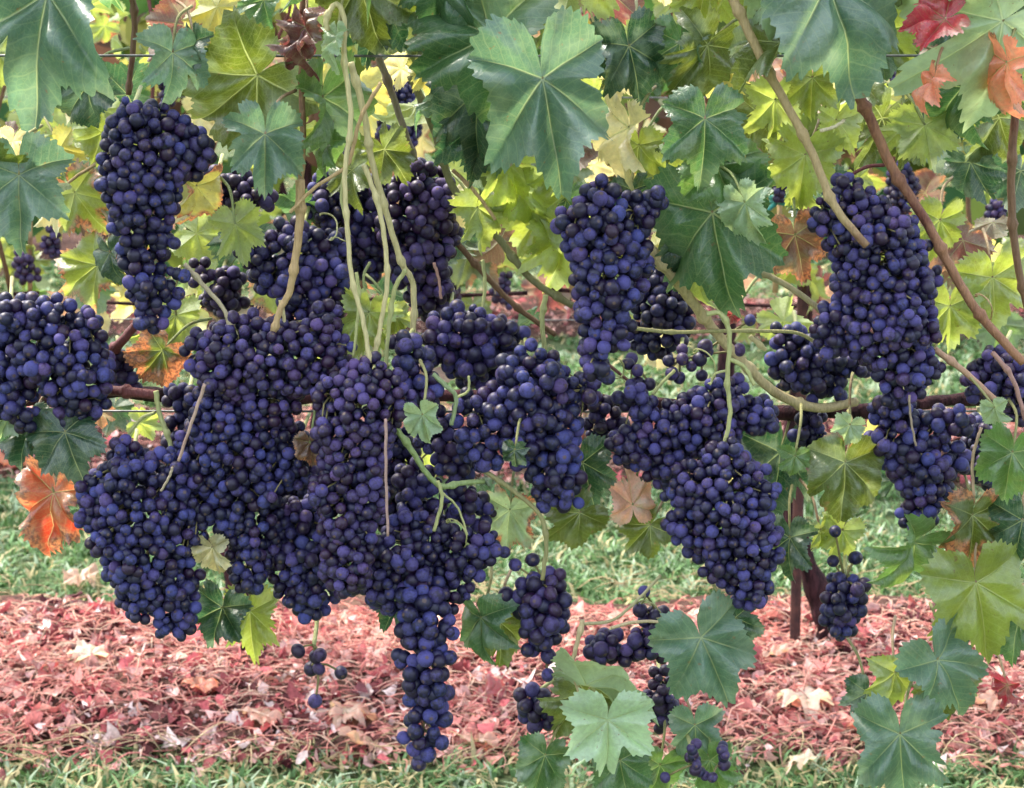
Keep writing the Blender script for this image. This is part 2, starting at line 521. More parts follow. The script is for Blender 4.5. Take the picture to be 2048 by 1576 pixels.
# ------------------------------------------------------------------ leaves
VEINS = [0.0, 52.0, -52.0, 108.0, -108.0]
def leaf_mesh(name, seed, cols=176, rings=8, depth=0.75, fold=0.12, droop=0.3, cup=0.16, wave=0.10, crumple=0.0, teeth=1.35, narrow=1.0, pleat=0.20):
    """five-lobed toothed vine leaf, junction at the origin, tip at +Y, upper face +Z, length 1"""
    r = random.Random(seed)
    key = [(0, 1.0), (25, 0.86 - 0.13 * depth), (49, 0.93), (78, 0.80 - 0.14 * depth), (106, 0.82), (136, 0.66), (158, 0.50), (171, 0.30), (180, 0.07)]
    kr = {1: [(a, v * r.uniform(0.92, 1.08)) for a, v in key], -1: [(a, v * r.uniform(0.92, 1.08)) for a, v in key]}
    kr[1][0] = kr[-1][0] = (0, 1.0)
    kr[-1][-1] = kr[1][-1]
    def rad(deg):
        s = 1 if deg >= 0 else -1
        d = abs(deg); K = kr[s]
        for (a0, v0), (a1, v1) in zip(K, K[1:]):
            if d <= a1:
                f = (d - a0) / (a1 - a0)
                # lobes are pointed, sinuses rounded
                f2 = f * f * (3 - 2 * f)
                return v0 + (v1 - v0) * (0.5 * f + 0.5 * f2)
        return K[-1][1]
    tn = r.randint(44, 54)
    ph = [r.uniform(0, 6.28) for _ in range(8)]
    notch = [(r.uniform(-130, 130), r.uniform(2.5, 6), r.uniform(.12, .38)) for _ in range(r.randint(1, 5))]
    curl = r.uniform(0.0, 0.16)
    degs = [-180 + 360 * i / cols for i in range(cols)]
    V, rrA, sA, tA = [Vector((0, 0, 0))], [0.0], [0.0], [0.0]
    outl = []
    for i, dg in enumerate(degs):
        base = rad(dg)
        u = (dg + 180) / 360 * tn
        saw = (u % 1.0)
        tooth = (1 - abs(saw - 0.42) / 0.58) if saw > 0.42 else saw / 0.42
        big = 0.5 + 0.5 * math.sin(u * 2 * math.pi / 2.7 + ph[5])
        k = 1 + teeth * (0.095 * tooth * (0.55 + 0.6 * big) - 0.045) * min(1, (180 - abs(dg)) / 25)
        for na, nw, nd in notch:
            k *= 1 - nd * math.exp(-((dg - na) / nw) ** 2)
        outl.append(base * k)
    for j in range(1, rings + 1):
        f = (j / rings) ** 0.9
        for i, dg in enumerate(degs):
            a = math.radians(dg)
            soft = rad(dg)
            rr = f * (soft * (1 - f ** 3) + outl[i] * f ** 3)
            x, y = math.sin(a) * rr * narrow, math.cos(a) * rr
            best = min(VEINS, key=lambda v: abs(v - dg))
            da = math.radians(dg - best)
            s = abs(math.sin(da)) * rr; t = math.cos(da) * rr
            z = pleat * (1 - math.exp(-s / 0.13)) * min(1, rr * 2.5)
            z += 0.016 * math.sin(x * 15 + ph[0]) * math.sin(y * 13 + ph[1]) * min(1, rr * 3) + 0.05 * rr * math.sin(x * 4.1 + ph[7] + y * 2.5)
            z += fold * abs(x) - droop * (max(y, 0) ** 2) * 0.9 - droop * 0.4 * (min(y, 0) ** 2) - cup * x * x * 1.3
            z += wave * rr * rr * (math.sin(3 * a + ph[2]) + 0.7 * math.sin(5 * a + ph[3]) + 0.35 * math.sin(11 * a + ph[6]))
            z -= curl * (rr ** 4) * (1 + 0.6 * math.sin(2 * a + ph[1]))
            if crumple:
                z += crumple * rr * (math.sin(x * 7 + ph[4] + 2 * y) + math.sin(y * 9 + ph[7]))
            V.append(Vector((x, y, z))); rrA.append(rr / max(0.2, soft)); sA.append(s); tA.append(t)
    Fc = []
    for i in range(cols - 1):
        Fc.append((0, 1 + i + 1, 1 + i))
    for j in range(rings - 1):
        b0, b1 = 1 + j * cols, 1 + (j + 1) * cols
        for i in range(cols - 1):
            Fc.append((b0 + i, b0 + i + 1, b1 + i + 1, b1 + i))
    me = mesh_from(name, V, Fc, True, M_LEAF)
    # outward winding so that +Z is the upper face
    me.flip_normals() if me.polygons[len(me.polygons) // 2].normal.z < 0 else None
    for nm, dat in (("rr", rrA), ("vs", sA), ("vt", tA)):
        at_ = me.attributes.new(nm, 'FLOAT', 'POINT')
        at_.data.foreach_set("value", np.array(dat, np.float32))
    me.update()
    return me

LEAFCOL = {
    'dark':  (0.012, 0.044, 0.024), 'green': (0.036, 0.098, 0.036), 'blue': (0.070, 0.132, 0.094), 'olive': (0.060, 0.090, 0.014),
    'mid':   (0.060, 0.135, 0.036), 'yg':    (0.160, 0.215, 0.042), 'yellow': (0.330, 0.320, 0.085), 'lime': (0.205, 0.275, 0.065),
    'pale':  (0.200, 0.285, 0.170), 'ash': (0.56, 0.47, 0.40), 'rust': (0.33, 0.085, 0.030), 'crimson': (0.36, 0.035, 0.050), 'mint': (0.29, 0.40, 0.28), 'red':   (0.215, 0.022, 0.030), 'orange': (0.420, 0.100, 0.035), 'salmon': (0.520, 0.215, 0.130),
    'brown': (0.130, 0.070, 0.045), 'cream': (0.480, 0.440, 0.240), 'maroon': (0.110, 0.028, 0.032), 'dry': (0.42, 0.25, 0.19),
}
def leaf_matrix(loc, ang, size, pitch=0.0, yaw=0.0, flip=False):
    """ang: direction of the tip in the view plane (0 right, 90 up, 270 down); pitch>0 turns the tip towards the camera"""
    a = math.radians(ang)
    ty = Vector((math.cos(a), 0, math.sin(a)))
    tz = Vector((0, -1, 0))
    tx = ty.cross(tz)
    m = Matrix((tx, ty, tz)).transposed()
    if flip: m = m @ Matrix.Rotation(math.pi, 3, 'Y')
    m = m @ Matrix.Rotation(math.radians(yaw), 3, 'Y') @ Matrix.Rotation(math.radians(pitch * (-1 if flip else 1)), 3, 'X')
    return Matrix.Translation(loc) @ (m * size).to_4x4()

def set_col(o, c, a=0.0):
    if isinstance(c, str): c = LEAFCOL[c]
    o.color = (c[0], c[1], c[2], a)

def put_leaf(parent, px, py, ang, L, d, col, pitch=0, yaw=0, flip=False, aut=0.0, pet=None, me=None, label=None, seed=None, **kw):
    loc = at(px, py, d)
    size = L * mpp(d)
    if me is None:
        s = seed if seed is not None else R.randint(0, 10 ** 6)
        q = random.Random(s + 1)
        dflt = dict(pleat=q.uniform(.18, .34), fold=q.uniform(.05, .5), droop=q.uniform(.25, .75), cup=q.uniform(.15, .7), wave=q.uniform(.09, .18), crumple=q.choice((.02, .04, .07)), depth=q.uniform(.6, 1.35), narrow=q.uniform(.74, .92))
        dflt.update(kw)
        yaw += q.gauss(0, 9)
        me = leaf_mesh("leaf", s, **dflt)
    o = link("leaf", me, parent, matrix=leaf_matrix(loc, ang, size, pitch, yaw, flip))
    set_col(o, col, aut)
    if label: o["label"] = label
    if pet is not False:
        # the leaf stalk runs from the junction back into the vine
        if pet is None:
            up = math.radians(ang + 180 + R.uniform(-35, 35))
            e = loc + Vector((math.cos(up) * 0.045, 0.05, abs(math.sin(up)) * 0.03 + 0.012))
        else:
            e = at(pet[0], pet[1], pet[2] if len(pet) > 2 else d + 0.03)
        mid = (loc + e) / 2 + Vector((R.uniform(-.006, .006), -0.006, 0.010))
        P = catmull([tuple(loc), tuple(mid), tuple(e)], 4)
        V, Fc = tube(P, [0.0013 + 0.0005 * i / len(P) for i in range(len(P))], 5)
        remember(o)
        st = link("leaf_stalk", mesh_from("leaf_stalk", V, Fc, True, M_CANE), o, matrix=Matrix.Identity(4))
        set_col(st, R.choice(((0.26, 0.25, 0.10), (0.33, 0.24, 0.14), (0.22, 0.26, 0.10))), 0.15)
    return o

# ------------------------------------------------------------------ the near vine
VINE = empty("grapevine", at(-220, 1500, 1.99) * 1.0, "big vine in front with straw canes and toothed leaves, its bunches hanging before it", "grapevine")
VINE.location.z = 0.0
PINV[VINE.name] = Matrix.Translation(-VINE.location)

def wood(name, P, rads, mat, parent, sides=9, col=None, red=0.0):
    V, Fc = tube(P, rads, sides)
    o = link(name, mesh_from(name, V, Fc, True, mat), parent, matrix=Matrix.Identity(4))
    if col: set_col(o, col, red)
    return o

# trunk (beside the picture) and the cordon that runs along the wire behind the bunches
b = Vector(VINE.location)
tp = catmull([tuple(b + Vector((0, 0, -0.03))), tuple(b + Vector((0.02, 0.01, 0.3))), tuple(b + Vector((-0.015, 0.02, 0.62))), tuple(b + Vector((0.03, 0.05, 0.9))), tuple(at(-60, 800, 2.1)), tuple(at(40, 800, 2.12))], 6)
wood("trunk", tp, [0.032 - 0.016 * i / len(tp) + 0.003 * math.sin(i * 2.3) for i in range(len(tp))], M_BARK, VINE, 10)
cp = catmull([tuple(at(x, y, 2.12 + dd)) for x, y, dd in ((20, 802, 0), (240, 785, -0.03), (460, 800, 0), (800, 790, 0.02), (1180, 800, -0.01), (1420, 818, 0), (1680, 826, -0.03), (1900, 800, 0), (2120, 790, 0))], 6)
wood("cordon", cp, [0.007 + 0.0014 * math.sin(i * 1.9) + 0.001 * math.sin(i * 5) for i in range(len(cp))], M_BARK, VINE, 9)

TAN, STRAW, GREENC, BROWN, REDC, PINKC = (0.40, 0.275, 0.135), (0.50, 0.43, 0.22), (0.36, 0.37, 0.155), (0.155, 0.085, 0.045), (0.115, 0.030, 0.030), (0.33, 0.185, 0.15)
def cane(pts, w, col, red=0.0, d=1.93, name="cane", d1=None, nodes=True, taper=0.85):
    """pts in photo pixels (x, y[, d]); w = thickness in pixels"""
    n = len(pts)
    P3 = []
    for i, p in enumerate(pts):
        dd = p[2] if len(p) > 2 else (d if d1 is None else d + (d1 - d) * i / (n - 1))
        P3.append(tuple(at(p[0], p[1], dd)))
    P = catmull(P3, 14)
    jl = R.uniform(0, 6.28)
    P = P + np.array([[0.00025 * math.sin(i * 0.9 + jl), 0.00025 * math.cos(i * 0.7 + jl), 0] for i in range(len(P))])
    L = np.concatenate([[0], np.cumsum(np.linalg.norm(np.diff(P, axis=0), axis=1))])
    r0 = w * mpp(d) / 2 * 0.86
    step = R.uniform(0.055, 0.08); off = R.uniform(0.1, 0.6) * step
    rads = []
    for i, l in enumerate(L):
        f = l / L[-1]
        q = ((l - off) % step); q = min(q, step - q)
        k = 1 + (0.55 * math.exp(-(q / 0.0035) ** 2) if nodes else 0)
        rads.append(r0 * (1 - (1 - taper) * f) * k)
        if nodes:      # a shoot bends a little at each node
            u_ = (l - off) / step
            P[i, 0] += 0.0016 * (abs((u_ % 2) - 1) - 0.5)
    return wood(name, P, rads, M_CANE, VINE, 8, col, red)

# the sheaf of pale stems in the upper middle
cane([(655, 70), (652, 35), (672, 8), (688, 40), (690, 120), (701, 230), (690, 340), (695, 440), (703, 560), (726, 640), (742, 725)], 13, STRAW, 0.05, 1.90)
cane([(700, 125), (731, 240), (746, 330), (776, 440), (806, 528), (826, 570), (825, 670)], 17, STRAW, 0.08, 1.92, d1=1.98)
cane([(812, 540), (790, 575), (778, 640), (772, 735)], 11, GREENC, 0.0, 1.93)
cane([(762, 165), (722, 235), (705, 300), (690, 335), (630, 375), (580, 425)], 10, TAN, 0.1, 1.91, nodes=False)
cane([(728, 330), (752, 400), (768, 470), (776, 560), (762, 640), (745, 728)], 13, STRAW, 0.0, 1.915)
cane([(712, 545), (716, 610), (708, 715)], 9, GREENC, 0.0, 1.93)
cane([(690, 330), (683, 400), (700, 470)], 8, GREENC, 0.1, 1.91, nodes=False)
cane([(606, -20), (605, 150), (604, 330), (600, 370)], 17, TAN, 0.25, 1.95)
cane([(600, 360), (597, 470), (582, 575), (560, 618), (545, 665)], 24, TAN, 0.12, 1.92, taper=0.6)
cane([(560, 600), (568, 640), (552, 690)], 9, STRAW, 0, 1.93, nodes=False)
cane([(755, 110), (795, 220), (832, 322)], 18, (0.22, 0.18, 0.12), 0.1, 2.08)
cane([(820, 150), (868, 260), (912, 385), (1000, 480), (1065, 560), (1145, 612)], 20, (0.17, 0.165, 0.075), 0.1, 2.07)
cane([(905, 475), (960, 540), (1030, 610), (1110, 670)], 15, BROWN, 0.15, 2.12)
cane([(905, 340), (950, 385), (992, 440)], 10, TAN, 0.1, 2.03)
cane([(965, 520), (970, 570), (963, 640)], 9, GREENC, 0, 2.04, nodes=False)
cane([(1090, 590), (1083, 640), (1090, 700)], 13, GREENC, 0.1, 2.04)
cane([(868, 525), (878, 560), (882, 598)], 8, PINKC, 0.1, 2.0, nodes=False)
# right of the middle: the long pale cane that dips and turns red, with its side shoots
cane([(1288, 482), (1350, 560), (1400, 622), (1445, 680), (1520, 760), (1570, 795), (1640, 816), (1712, 803)], 27, (0.46, 0.37, 0.19), 0.12, 1.94, d1=2.05)
cane([(1412, 628), (1440, 628), (1458, 670), (1456, 760), (1460, 830), (1444, 902)], 12, GREENC, 0.0, 1.92)
cane([(1460, 718), (1490, 735), (1508, 770)], 11, GREENC, 0.0, 1.92, nodes=False)
cane([(1456, 740), (1430, 748), (1420, 770)], 6, GREENC, 0.0, 1.92, nodes=False)
cane([(1250, 654), (1340, 664), (1440, 662), (1540, 662), (1600, 668), (1650, 700)], 10, (0.30, 0.28, 0.12), 0.05, 1.97)
cane([(1508, 538), (1580, 575), (1652, 626)], 16, (0.42, 0.35, 0.19), 0.0, 1.98)
cane([(1498, 672), (1530, 700)], 12, STRAW, 0.0, 1.99)
cane([(1455, -20), (1510, 90), (1560, 185), (1625, 310), (1672, 415), (1732, 492)], 22, (0.34, 0.25, 0.12), 0.12, 1.90, d1=1.87)
cane([(1640, 262), (1668, 254), (1690, 240)], 9, (0.48, 0.42, 0.27), 0.0, 1.88, nodes=False)
cane([(1700, 160), (1740, 240), (1785, 335), (1850, 440), (1900, 535), (1960, 628), (2045, 725)], 25, (0.28, 0.14, 0.075), 0.28, 1.93)
cane([(1868, 698), (1930, 745), (1992, 800)], 16, (0.42, 0.25, 0.16), 0.15, 1.93)
cane([(2036, 140), (2026, 300), (2025, 460), (2060, 640)], 20, BROWN, 0.25, 1.97)
cane([(1985, 705), (2025, 760), (2052, 840)], 12, PINKC, 0.2, 1.92)
cane([(1770, 330), (1730, 335), (1680, 365)], 9, REDC, 0.3, 1.95, nodes=False)
cane([(1962, 855), (1945, 920), (1948, 992)], 8, (0.38, 0.27, 0.17), 0.0, 1.92, nodes=False)
cane([(1818, 790), (1822, 840), (1832, 892)], 6, (0.26, 0.20, 0.14), 0.0, 1.90, nodes=False)
# left
cane([(368, 528), (405, 570), (446, 615), (466, 662)], 12, (0.36, 0.30, 0.19), 0.0, 1.93)
cane([(410, 768), (385, 840), (357, 922)], 9, (0.38, 0.26, 0.20), 0.05, 1.89, nodes=False)
cane([(345, 935), (338, 955), (322, 982)], 7, (0.33, 0.27, 0.18), 0.0, 1.88, nodes=False)
cane([(312, 782), (318, 825), (330, 860), (342, 895)], 13, GREENC, 0.05, 1.95)
cane([(310, 825), (285, 835), (262, 862), (240, 905)], 8, GREENC, 0.1, 1.96, nodes=False)
cane([(205, 780, 1.98), (260, 784, 1.96), (318, 790, 1.96)], 26, REDC, 0.35, 1.96, taper=0.9)
cane([(195, 715, 2.04), (235, 690, 2.0), (275, 645, 2.0)], 24, REDC, 0.3, 2.0)
cane([(262, -20), (268, 60), (258, 190)], 15, BROWN, 0.2, 2.06)
cane([(190, 330), (150, 355), (118, 385)], 8, TAN, 0.0, 1.97, nodes=False)
# low in the middle
cane([(788, 852), (825, 905), (852, 945), (884, 972), (925, 966), (968, 962)], 15, (0.25, 0.32, 0.13), 0.0, 1.90, d1=1.95)
cane([(876, 962), (884, 1000), (868, 1062)], 10, GREENC, 0.0, 1.91, nodes=False)
cane([(884, 985), (915, 1015), (935, 1070)], 6, GREENC, 0.0, 1.92, nodes=False)
cane([(866, 748), (892, 772), (912, 795), (903, 850)], 12, (0.24, 0.30, 0.15), 0.0, 1.93, nodes=False)
cane([(912, 795), (936, 782), (938, 752)], 7, GREENC, 0.0, 1.93, nodes=False)
cane([(958, 935), (1030, 985), (1080, 1030), (1094, 1085), (1084, 1160)], 12, (0.25, 0.23, 0.10), 0.05, 1.94)
cane([(772, 838), (772, 950), (776, 1072)], 8, (0.34, 0.22, 0.19), 0.1, 1.845, nodes=False)
cane([(1164, 1240), (1150, 1300), (1146, 1335), (1165, 1402)], 12, (0.46, 0.36, 0.20), 0.0, 1.92)
cane([(1150, 1335), (1185, 1375), (1212, 1425)], 10, (0.34, 0.36, 0.16), 0.0, 1.91, nodes=False)
cane([(1168, 1248), (1225, 1240), (1275, 1200), (1322, 1150)], 9, (0.36, 0.32, 0.17), 0.0, 1.94, nodes=False)
cane([(1222, 1256), (1270, 1244), (1330, 1246), (1396, 1270)], 9, (0.44, 0.35, 0.20), 0.0, 1.92, nodes=False)
cane([(1350, 740), (1325, 765), (1305, 790)], 8, GREENC, 0.0, 1.98, nodes=False)
cane([(1160, 600), (1180, 690), (1290, 790)], 9, (0.22, 0.11, 0.09), 0.3, 2.03, nodes=False)

# tendrils
def tendril(px, py, d, seed, size=60, turns=2.0, col=GREENC):
    r = random.Random(seed)
    pts = []
    a0 = r.uniform(0, 6.28)
    for i in range(24):
        f = i / 23
        k = size * (0.15 + 0.25 * (1 - f)) * min(1, f * 4)
        pts.append(tuple(at(px + f * size * r.uniform(0.95, 1.05) * math.cos(a0 * 0.2 - 1.5) + k * math.cos(a0 + f * turns * 6.28), py + f * size + k * math.sin(a0 + f * turns * 6.28), d + 0.012 * math.sin(f * 9))))
    P = catmull(pts, 2)
    wood("tendril", P, [0.0011 * (1 - 0.5 * i / len(P)) for i in range(len(P))], M_CANE, VINE, 5, col, 0.05)
for k, (x, y, d) in enumerate(((1955, 590, 1.93), (1395, 700, 1.95), (640, 430, 1.94), (1240, 720, 1.98), (900, 1040, 1.93), (1290, 1190, 1.95))):
    tendril(x, y, d, k + 40, R.uniform(45, 75), R.uniform(0.6, 1.2), R.choice((GREENC, TAN, (0.3, 0.3, 0.14))))

# leaves, read off the photograph: junction x, y, tip direction, length, depth, colour, options
LV = [
 # upper left
 (95, -15, 262, 265, 1.86, 'blue', dict(pitch=18, yaw=-12, droop=.35, wave=.17)),
 (-20, 300, 300, 150, 1.90, 'olive', dict(pitch=-10, yaw=20)),
 (38, 350, 272, 140, 1.87, 'blue', dict(pitch=22, yaw=10, droop=.3)),
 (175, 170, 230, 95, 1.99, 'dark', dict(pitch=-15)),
 (345, 105, 262, 92, 1.92, 'blue', dict(pitch=25, yaw=-35, fold=.35)),
 (390, 85, 268, 72, 1.94, 'dark', dict(pitch=10, yaw=45, fold=.3)),
 (515, 150, 222, 185, 1.98, 'olive', dict(pitch=-8, yaw=8)),
 (530, 268, 268, 112, 1.91, 'blue', dict(pitch=20, yaw=-10, fold=.25)),
 (645, 195, 278, 140, 1.97, 'mid', dict(pitch=8, yaw=-48)),
 (655, 285, 255, 62, 1.96, 'mid', dict(pitch=8, yaw=38)),
 (470, 448, 285, 88, 1.96, 'lime', dict(pitch=5, yaw=5, flip=True)),
 (675, 75, 270, 58, 1.89, 'pale', dict(pitch=30, yaw=55, fold=.5, crumple=.08)),
 (150, 385, 300, 105, 1.99, 'yg', dict(aut=.55, yaw=12)),
 (120, 295, 300, 75, 2.02, 'yellow', dict(yaw=20, aut=.2)),
 (205, 265, 250, 75, 2.03, 'yg', dict(yaw=-25)),
 (195, 530, 215, 112, 1.98, 'yg', dict(aut=.5, pitch=-5)),
 (220, 505, 285, 60, 1.95, 'dark', dict(pitch=20, yaw=30)),
 (392, 372, 262, 95, 2.0, 'yellow', dict(aut=.55, yaw=-40)),
 (352, 630, 262, 85, 2.03, 'lime', dict(yaw=10, flip=True)),
 (300, 660, 240, 60, 2.04, 'lime', dict(yaw=-20)),
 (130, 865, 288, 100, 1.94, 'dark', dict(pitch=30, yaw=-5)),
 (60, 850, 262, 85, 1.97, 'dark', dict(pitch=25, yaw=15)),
 (108, 985, 258, 122, 1.97, 'rust', dict(aut=.62, pitch=10, yaw=30, crumple=.15, teeth=1.8, label="orange and brown withered leaf")),
 (325, 700, 232, 80, 1.99, 'olive', dict(aut=.75, crumple=.06)),
 (20, 830, 200, 70, 1.96, 'pale', dict(yaw=20)),
 (500, 1222, 272, 112, 1.985, 'yg', dict(pitch=18, yaw=-8, fold=.3)),
 (445, 1215, 258, 85, 1.98, 'dark', dict(pitch=20, yaw=25)),
 (425, 1095, 275, 60, 1.93, 'cream', dict(crumple=.05, yaw=20)),
 (738, 625, 252, 100, 1.99, 'lime', dict(yaw=5)),
 (790, 630, 290, 55, 2.0, 'yg', dict(yaw=-20)),
 (612, 55, 275, 78, 1.93, 'maroon', dict(pitch=25, yaw=35, crumple=.30, fold=.5, label="dead purple brown leaf, curled up")),
 (600, 70, 250, 62, 1.95, 'maroon', dict(pitch=15, yaw=-30, crumple=.3, fold=.4)),
 (520, 185, 285, 70, 2.02, 'yellow', dict(yaw=10)),
 (720, -30, 285, 130, 1.97, 'olive', dict(yaw=8)),
 (770, 0, 250, 120, 2.0, 'dark', dict(pitch=10)),
 # upper middle
 (985, 70, 158, 205, 1.93, 'green', dict(pitch=-18, yaw=8)),
 (900, -50, 250, 130, 1.95, 'green', dict(yaw=10)),
 (1150, -85, 262, 170, 1.99, 'yg', dict(yaw=5, flip=True)),
 (1085, 158, 279, 238, 1.86, 'blue', dict(pitch=16, yaw=-4, droop=.22, fold=.22, wave=.17, depth=1.25, narrow=.72, seed=5, pet=(1080, 95, 1.9))),
 (958, 185, 264, 152, 1.98, 'dark', dict(pitch=12, yaw=10, wave=.13)),
 (1258, 92, 285, 115, 1.97, 'dark', dict(pitch=10, yaw=-8)),
 (1195, 90, 300, 75, 1.99, 'dark', dict(pitch=10, yaw=12)),
 (850, 140, 280, 62, 2.05, 'yellow', dict(yaw=-10)),
 (1258, 255, 262, 122, 1.96, 'cream', dict(yaw=62, pitch=8, crumple=.05)),
 (1278, 290, 262, 85, 1.99, 'yg', dict(yaw=40)),
 (1010, 320, 292, 120, 2.04, 'lime', dict(yaw=10)),
 (955, 415, 285, 95, 2.05, 'lime', dict(yaw=-25)),
 (1075, 430, 285, 125, 2.06, 'yg', dict(yaw=12)),
 (1040, 380, 340, 110, 2.05, 'lime', dict(yaw=12)),
 (1130, 470, 262, 130, 2.07, 'lime', dict(yaw=-30)),
 (985, 280, 275, 70, 2.02, 'blue', dict(yaw=-20)),
 (960, 240, 265, 110, 2.0, 'dark', dict(yaw=-20, pitch=15)),
 (1265, 380, 270, 60, 1.97, 'dark', dict(pitch=20)),
 # upper right
 (1415, 90, 236, 112, 1.95, 'olive', dict(pitch=8, yaw=-12)),
 (1360, 85, 268, 92, 1.97, 'green', dict(pitch=12, yaw=15)),
 (1410, -30, 262, 100, 2.0, 'yg', dict(yaw=10)),
 (1655, -35, 286, 215, 1.86, 'blue', dict(pitch=16, yaw=-14, fold=.25, seed=31)),
 (1562, 85, 224, 118, 1.90, 'olive', dict(pitch=18, yaw=42, fold=.35, crumple=.05, aut=.25)),
 (1555, -15, 275, 95, 1.91, 'pale', dict(pitch=25, yaw=20)),
 (2005, 42, 215, 235, 1.87, 'pale', dict(pitch=6, yaw=-6, depth=1.5, wave=.16, seed=77)),
 (1890, 38, 185, 80, 1.86, 'crimson', dict(yaw=35, crumple=.1, label="crimson red leaf")),
 (2014, 125, 266, 102, 1.85, 'salmon', dict(yaw=62, crumple=.08, aut=.4, label="salmon orange leaf")),
 (1868, 160, 238, 62, 1.85, 'salmon', dict(yaw=55, crumple=.1, aut=.4)),
 (1925, 175, 285, 110, 1.96, 'green', dict(pitch=10, yaw=20)),
 (1410, 238, 268, 118, 1.88, 'green', dict(pitch=24, yaw=0, fold=.42, seed=12, pet=(1398, 200, 1.92))),
 (1425, 425, 282, 195, 1.92, 'green', dict(pitch=12, yaw=16, wave=.16, seed=90)),
 (1380, 470, 262, 100, 1.95, 'dark', dict(pitch=14, yaw=-20)),
 (1432, 330, 335, 120, 1.91, 'mid', dict(pitch=5, yaw=-10)),
 (1490, 405, 290, 80, 1.88, 'pale', dict(pitch=15, yaw=38, crumple=.04)),
 (1610, 310, 265, 115, 2.02, 'lime', dict(yaw=10)),
 (1550, 200, 270, 110, 2.03, 'lime', dict(yaw=-12)),
 (1625, 155, 268, 85, 2.0, 'yg', dict(yaw=10)),
 (1672, 240, 262, 95, 2.03, 'lime', dict(yaw=-15)),
 (1430, 120, 275, 110, 2.04, 'yellow', dict(yaw=20)),
 (1600, 380, 280, 60, 2.04, 'lime', dict(yaw=20)),
 (1850, 250, 282, 95, 1.97, 'lime', dict(pitch=8, yaw=5, flip=True)),
 (1800, 260, 230, 60, 1.98, 'lime', dict(yaw=30, flip=True)),
 (1770, 60, 262, 110, 2.03, 'yg', dict(yaw=15)),
 (1330, 350, 262, 100, 2.0, 'yg', dict(yaw=10)),
 (1400, 550, 275, 80, 1.97, 'lime', dict(yaw=50)),
 (1590, 470, 285, 95, 2.0, 'brown', dict(aut=.6, crumple=.08)),
 (1465, 630, 200, 26, 2.0, 'red', dict(crumple=.2, pleat=.4, label="small bright red leaf")),
 (1900, 612, 275, 110, 2.0, 'lime', dict(yaw=10)),
 (1985, 555, 280, 125, 2.01, 'yg', dict(yaw=-10)),
 (1880, 440, 265, 90, 2.04, 'yg', dict(yaw=-10)),
 # lower right
 (1690, 925, 268, 112, 1.95, 'olive', dict(pitch=14, yaw=6, aut=.35, depth=.4, teeth=.6, seed=8)),
 (1700, 850, 250, 45, 1.94, 'pale', dict(yaw=10, crumple=.05)),
 (1590, 912, 265, 44, 1.95, 'mid', dict(yaw=-10)),
 (1560, 905, 262, 125, 2.08, 'dark', dict(pitch=14, yaw=-12)),
 (1580, 1075, 270, 85, 1.99, 'dark', dict(pitch=14, yaw=28)),
 (2025, 905, 262, 92, 1.90, 'mid', dict(pitch=15, yaw=25)),
 (1990, 815, 285, 45, 1.91, 'pale', dict(yaw=30)),
 (1945, 1030, 270, 108, 1.95, 'olive', dict(pitch=10, yaw=-4, aut=.62, seed=55, crumple=.03)),
 (2045, 1040, 262, 90, 1.93, 'dark', dict(pitch=12)),
 (1685, 1060, 250, 78, 2.0, 'lime', dict(yaw=5)),
 (1640, 1060, 285, 52, 2.0, 'yg', dict(yaw=-25)),
 (1828, 1085, 224, 110, 1.94, 'mid', dict(pitch=16, yaw=-30, fold=.35)),
 (1952, 1165, 283, 160, 1.92, 'yg', dict(pitch=8, yaw=6, seed=101)),
 (2040, 1230, 262, 100, 1.95, 'green', dict(pitch=14, yaw=20)),
 (1402, 1275, 292, 140, 1.89, 'blue', dict(pitch=16, yaw=-10, fold=.28, seed=21, pet=False)),
 (1470, 1235, 290, 75, 1.93, 'dark', dict(pitch=10, yaw=12)),
 (1790, 1345, 265, 84, 1.92, 'yg', dict(pitch=5)),
 (1875, 1320, 300, 128, 1.90, 'blue', dict(pitch=14, yaw=-18, fold=.25, seed=64)),
 (1800, 1468, 275, 150, 1.88, 'blue', dict(pitch=16, yaw=5, seed=33)),
 (1735, 1385, 255, 70, 1.95, 'dark', dict(pitch=15)),
 (2015, 1370, 270, 50, 2.0, 'red', dict(yaw=45, crumple=.16, pleat=.35, label="dark red hanging leaf")),
 (1900, 1350, 262, 90, 1.94, 'olive', dict(pitch=15)),
 # low in the middle
 (1215, 1440, 268, 112, 1.87, 'mint', dict(pitch=22, yaw=0, droop=.4, narrow=1.05, cup=.3, seed=19, pet=False)),
 (1172, 1372, 356, 135, 1.90, 'pale', dict(pitch=0, yaw=58, flip=True, pet=False)),
 (1172, 1385, 238, 112, 1.96, 'olive', dict(pitch=5, yaw=8, pet=False)),
 (1300, 1050, 228, 80, 1.97, 'olive', dict(pitch=-5, yaw=10)),
 (1160, 1025, 222, 85, 1.98, 'olive', dict(pitch=5)),
 (962, 1235, 280, 98, 1.96, 'green', dict(pitch=14, yaw=32)),
 (1000, 1245, 270, 88, 1.98, 'olive', dict(pitch=10, yaw=-30)),
 (1020, 1020, 262, 85, 2.0, 'pale', dict(aut=.5, crumple=.08, yaw=15)),
 (1265, 1010, 92, 70, 1.96, 'dry', dict(crumple=.1, yaw=12, label="dry pinkish tan leaf")),
 (1165, 925, 285, 95, 2.0, 'dark', dict(pitch=16)),
 (845, 830, 285, 55, 1.85, 'pale', dict(pitch=12, teeth=.8)),
 (1030, 900, 262, 40, 1.90, 'dark', dict(yaw=25)),
 (620, 885, 275, 48, 1.91, 'brown', dict(aut=.5, crumple=.12, fold=.4)),
 (1090, 1510, 255, 90, 1.95, 'green', dict(pitch=10)),
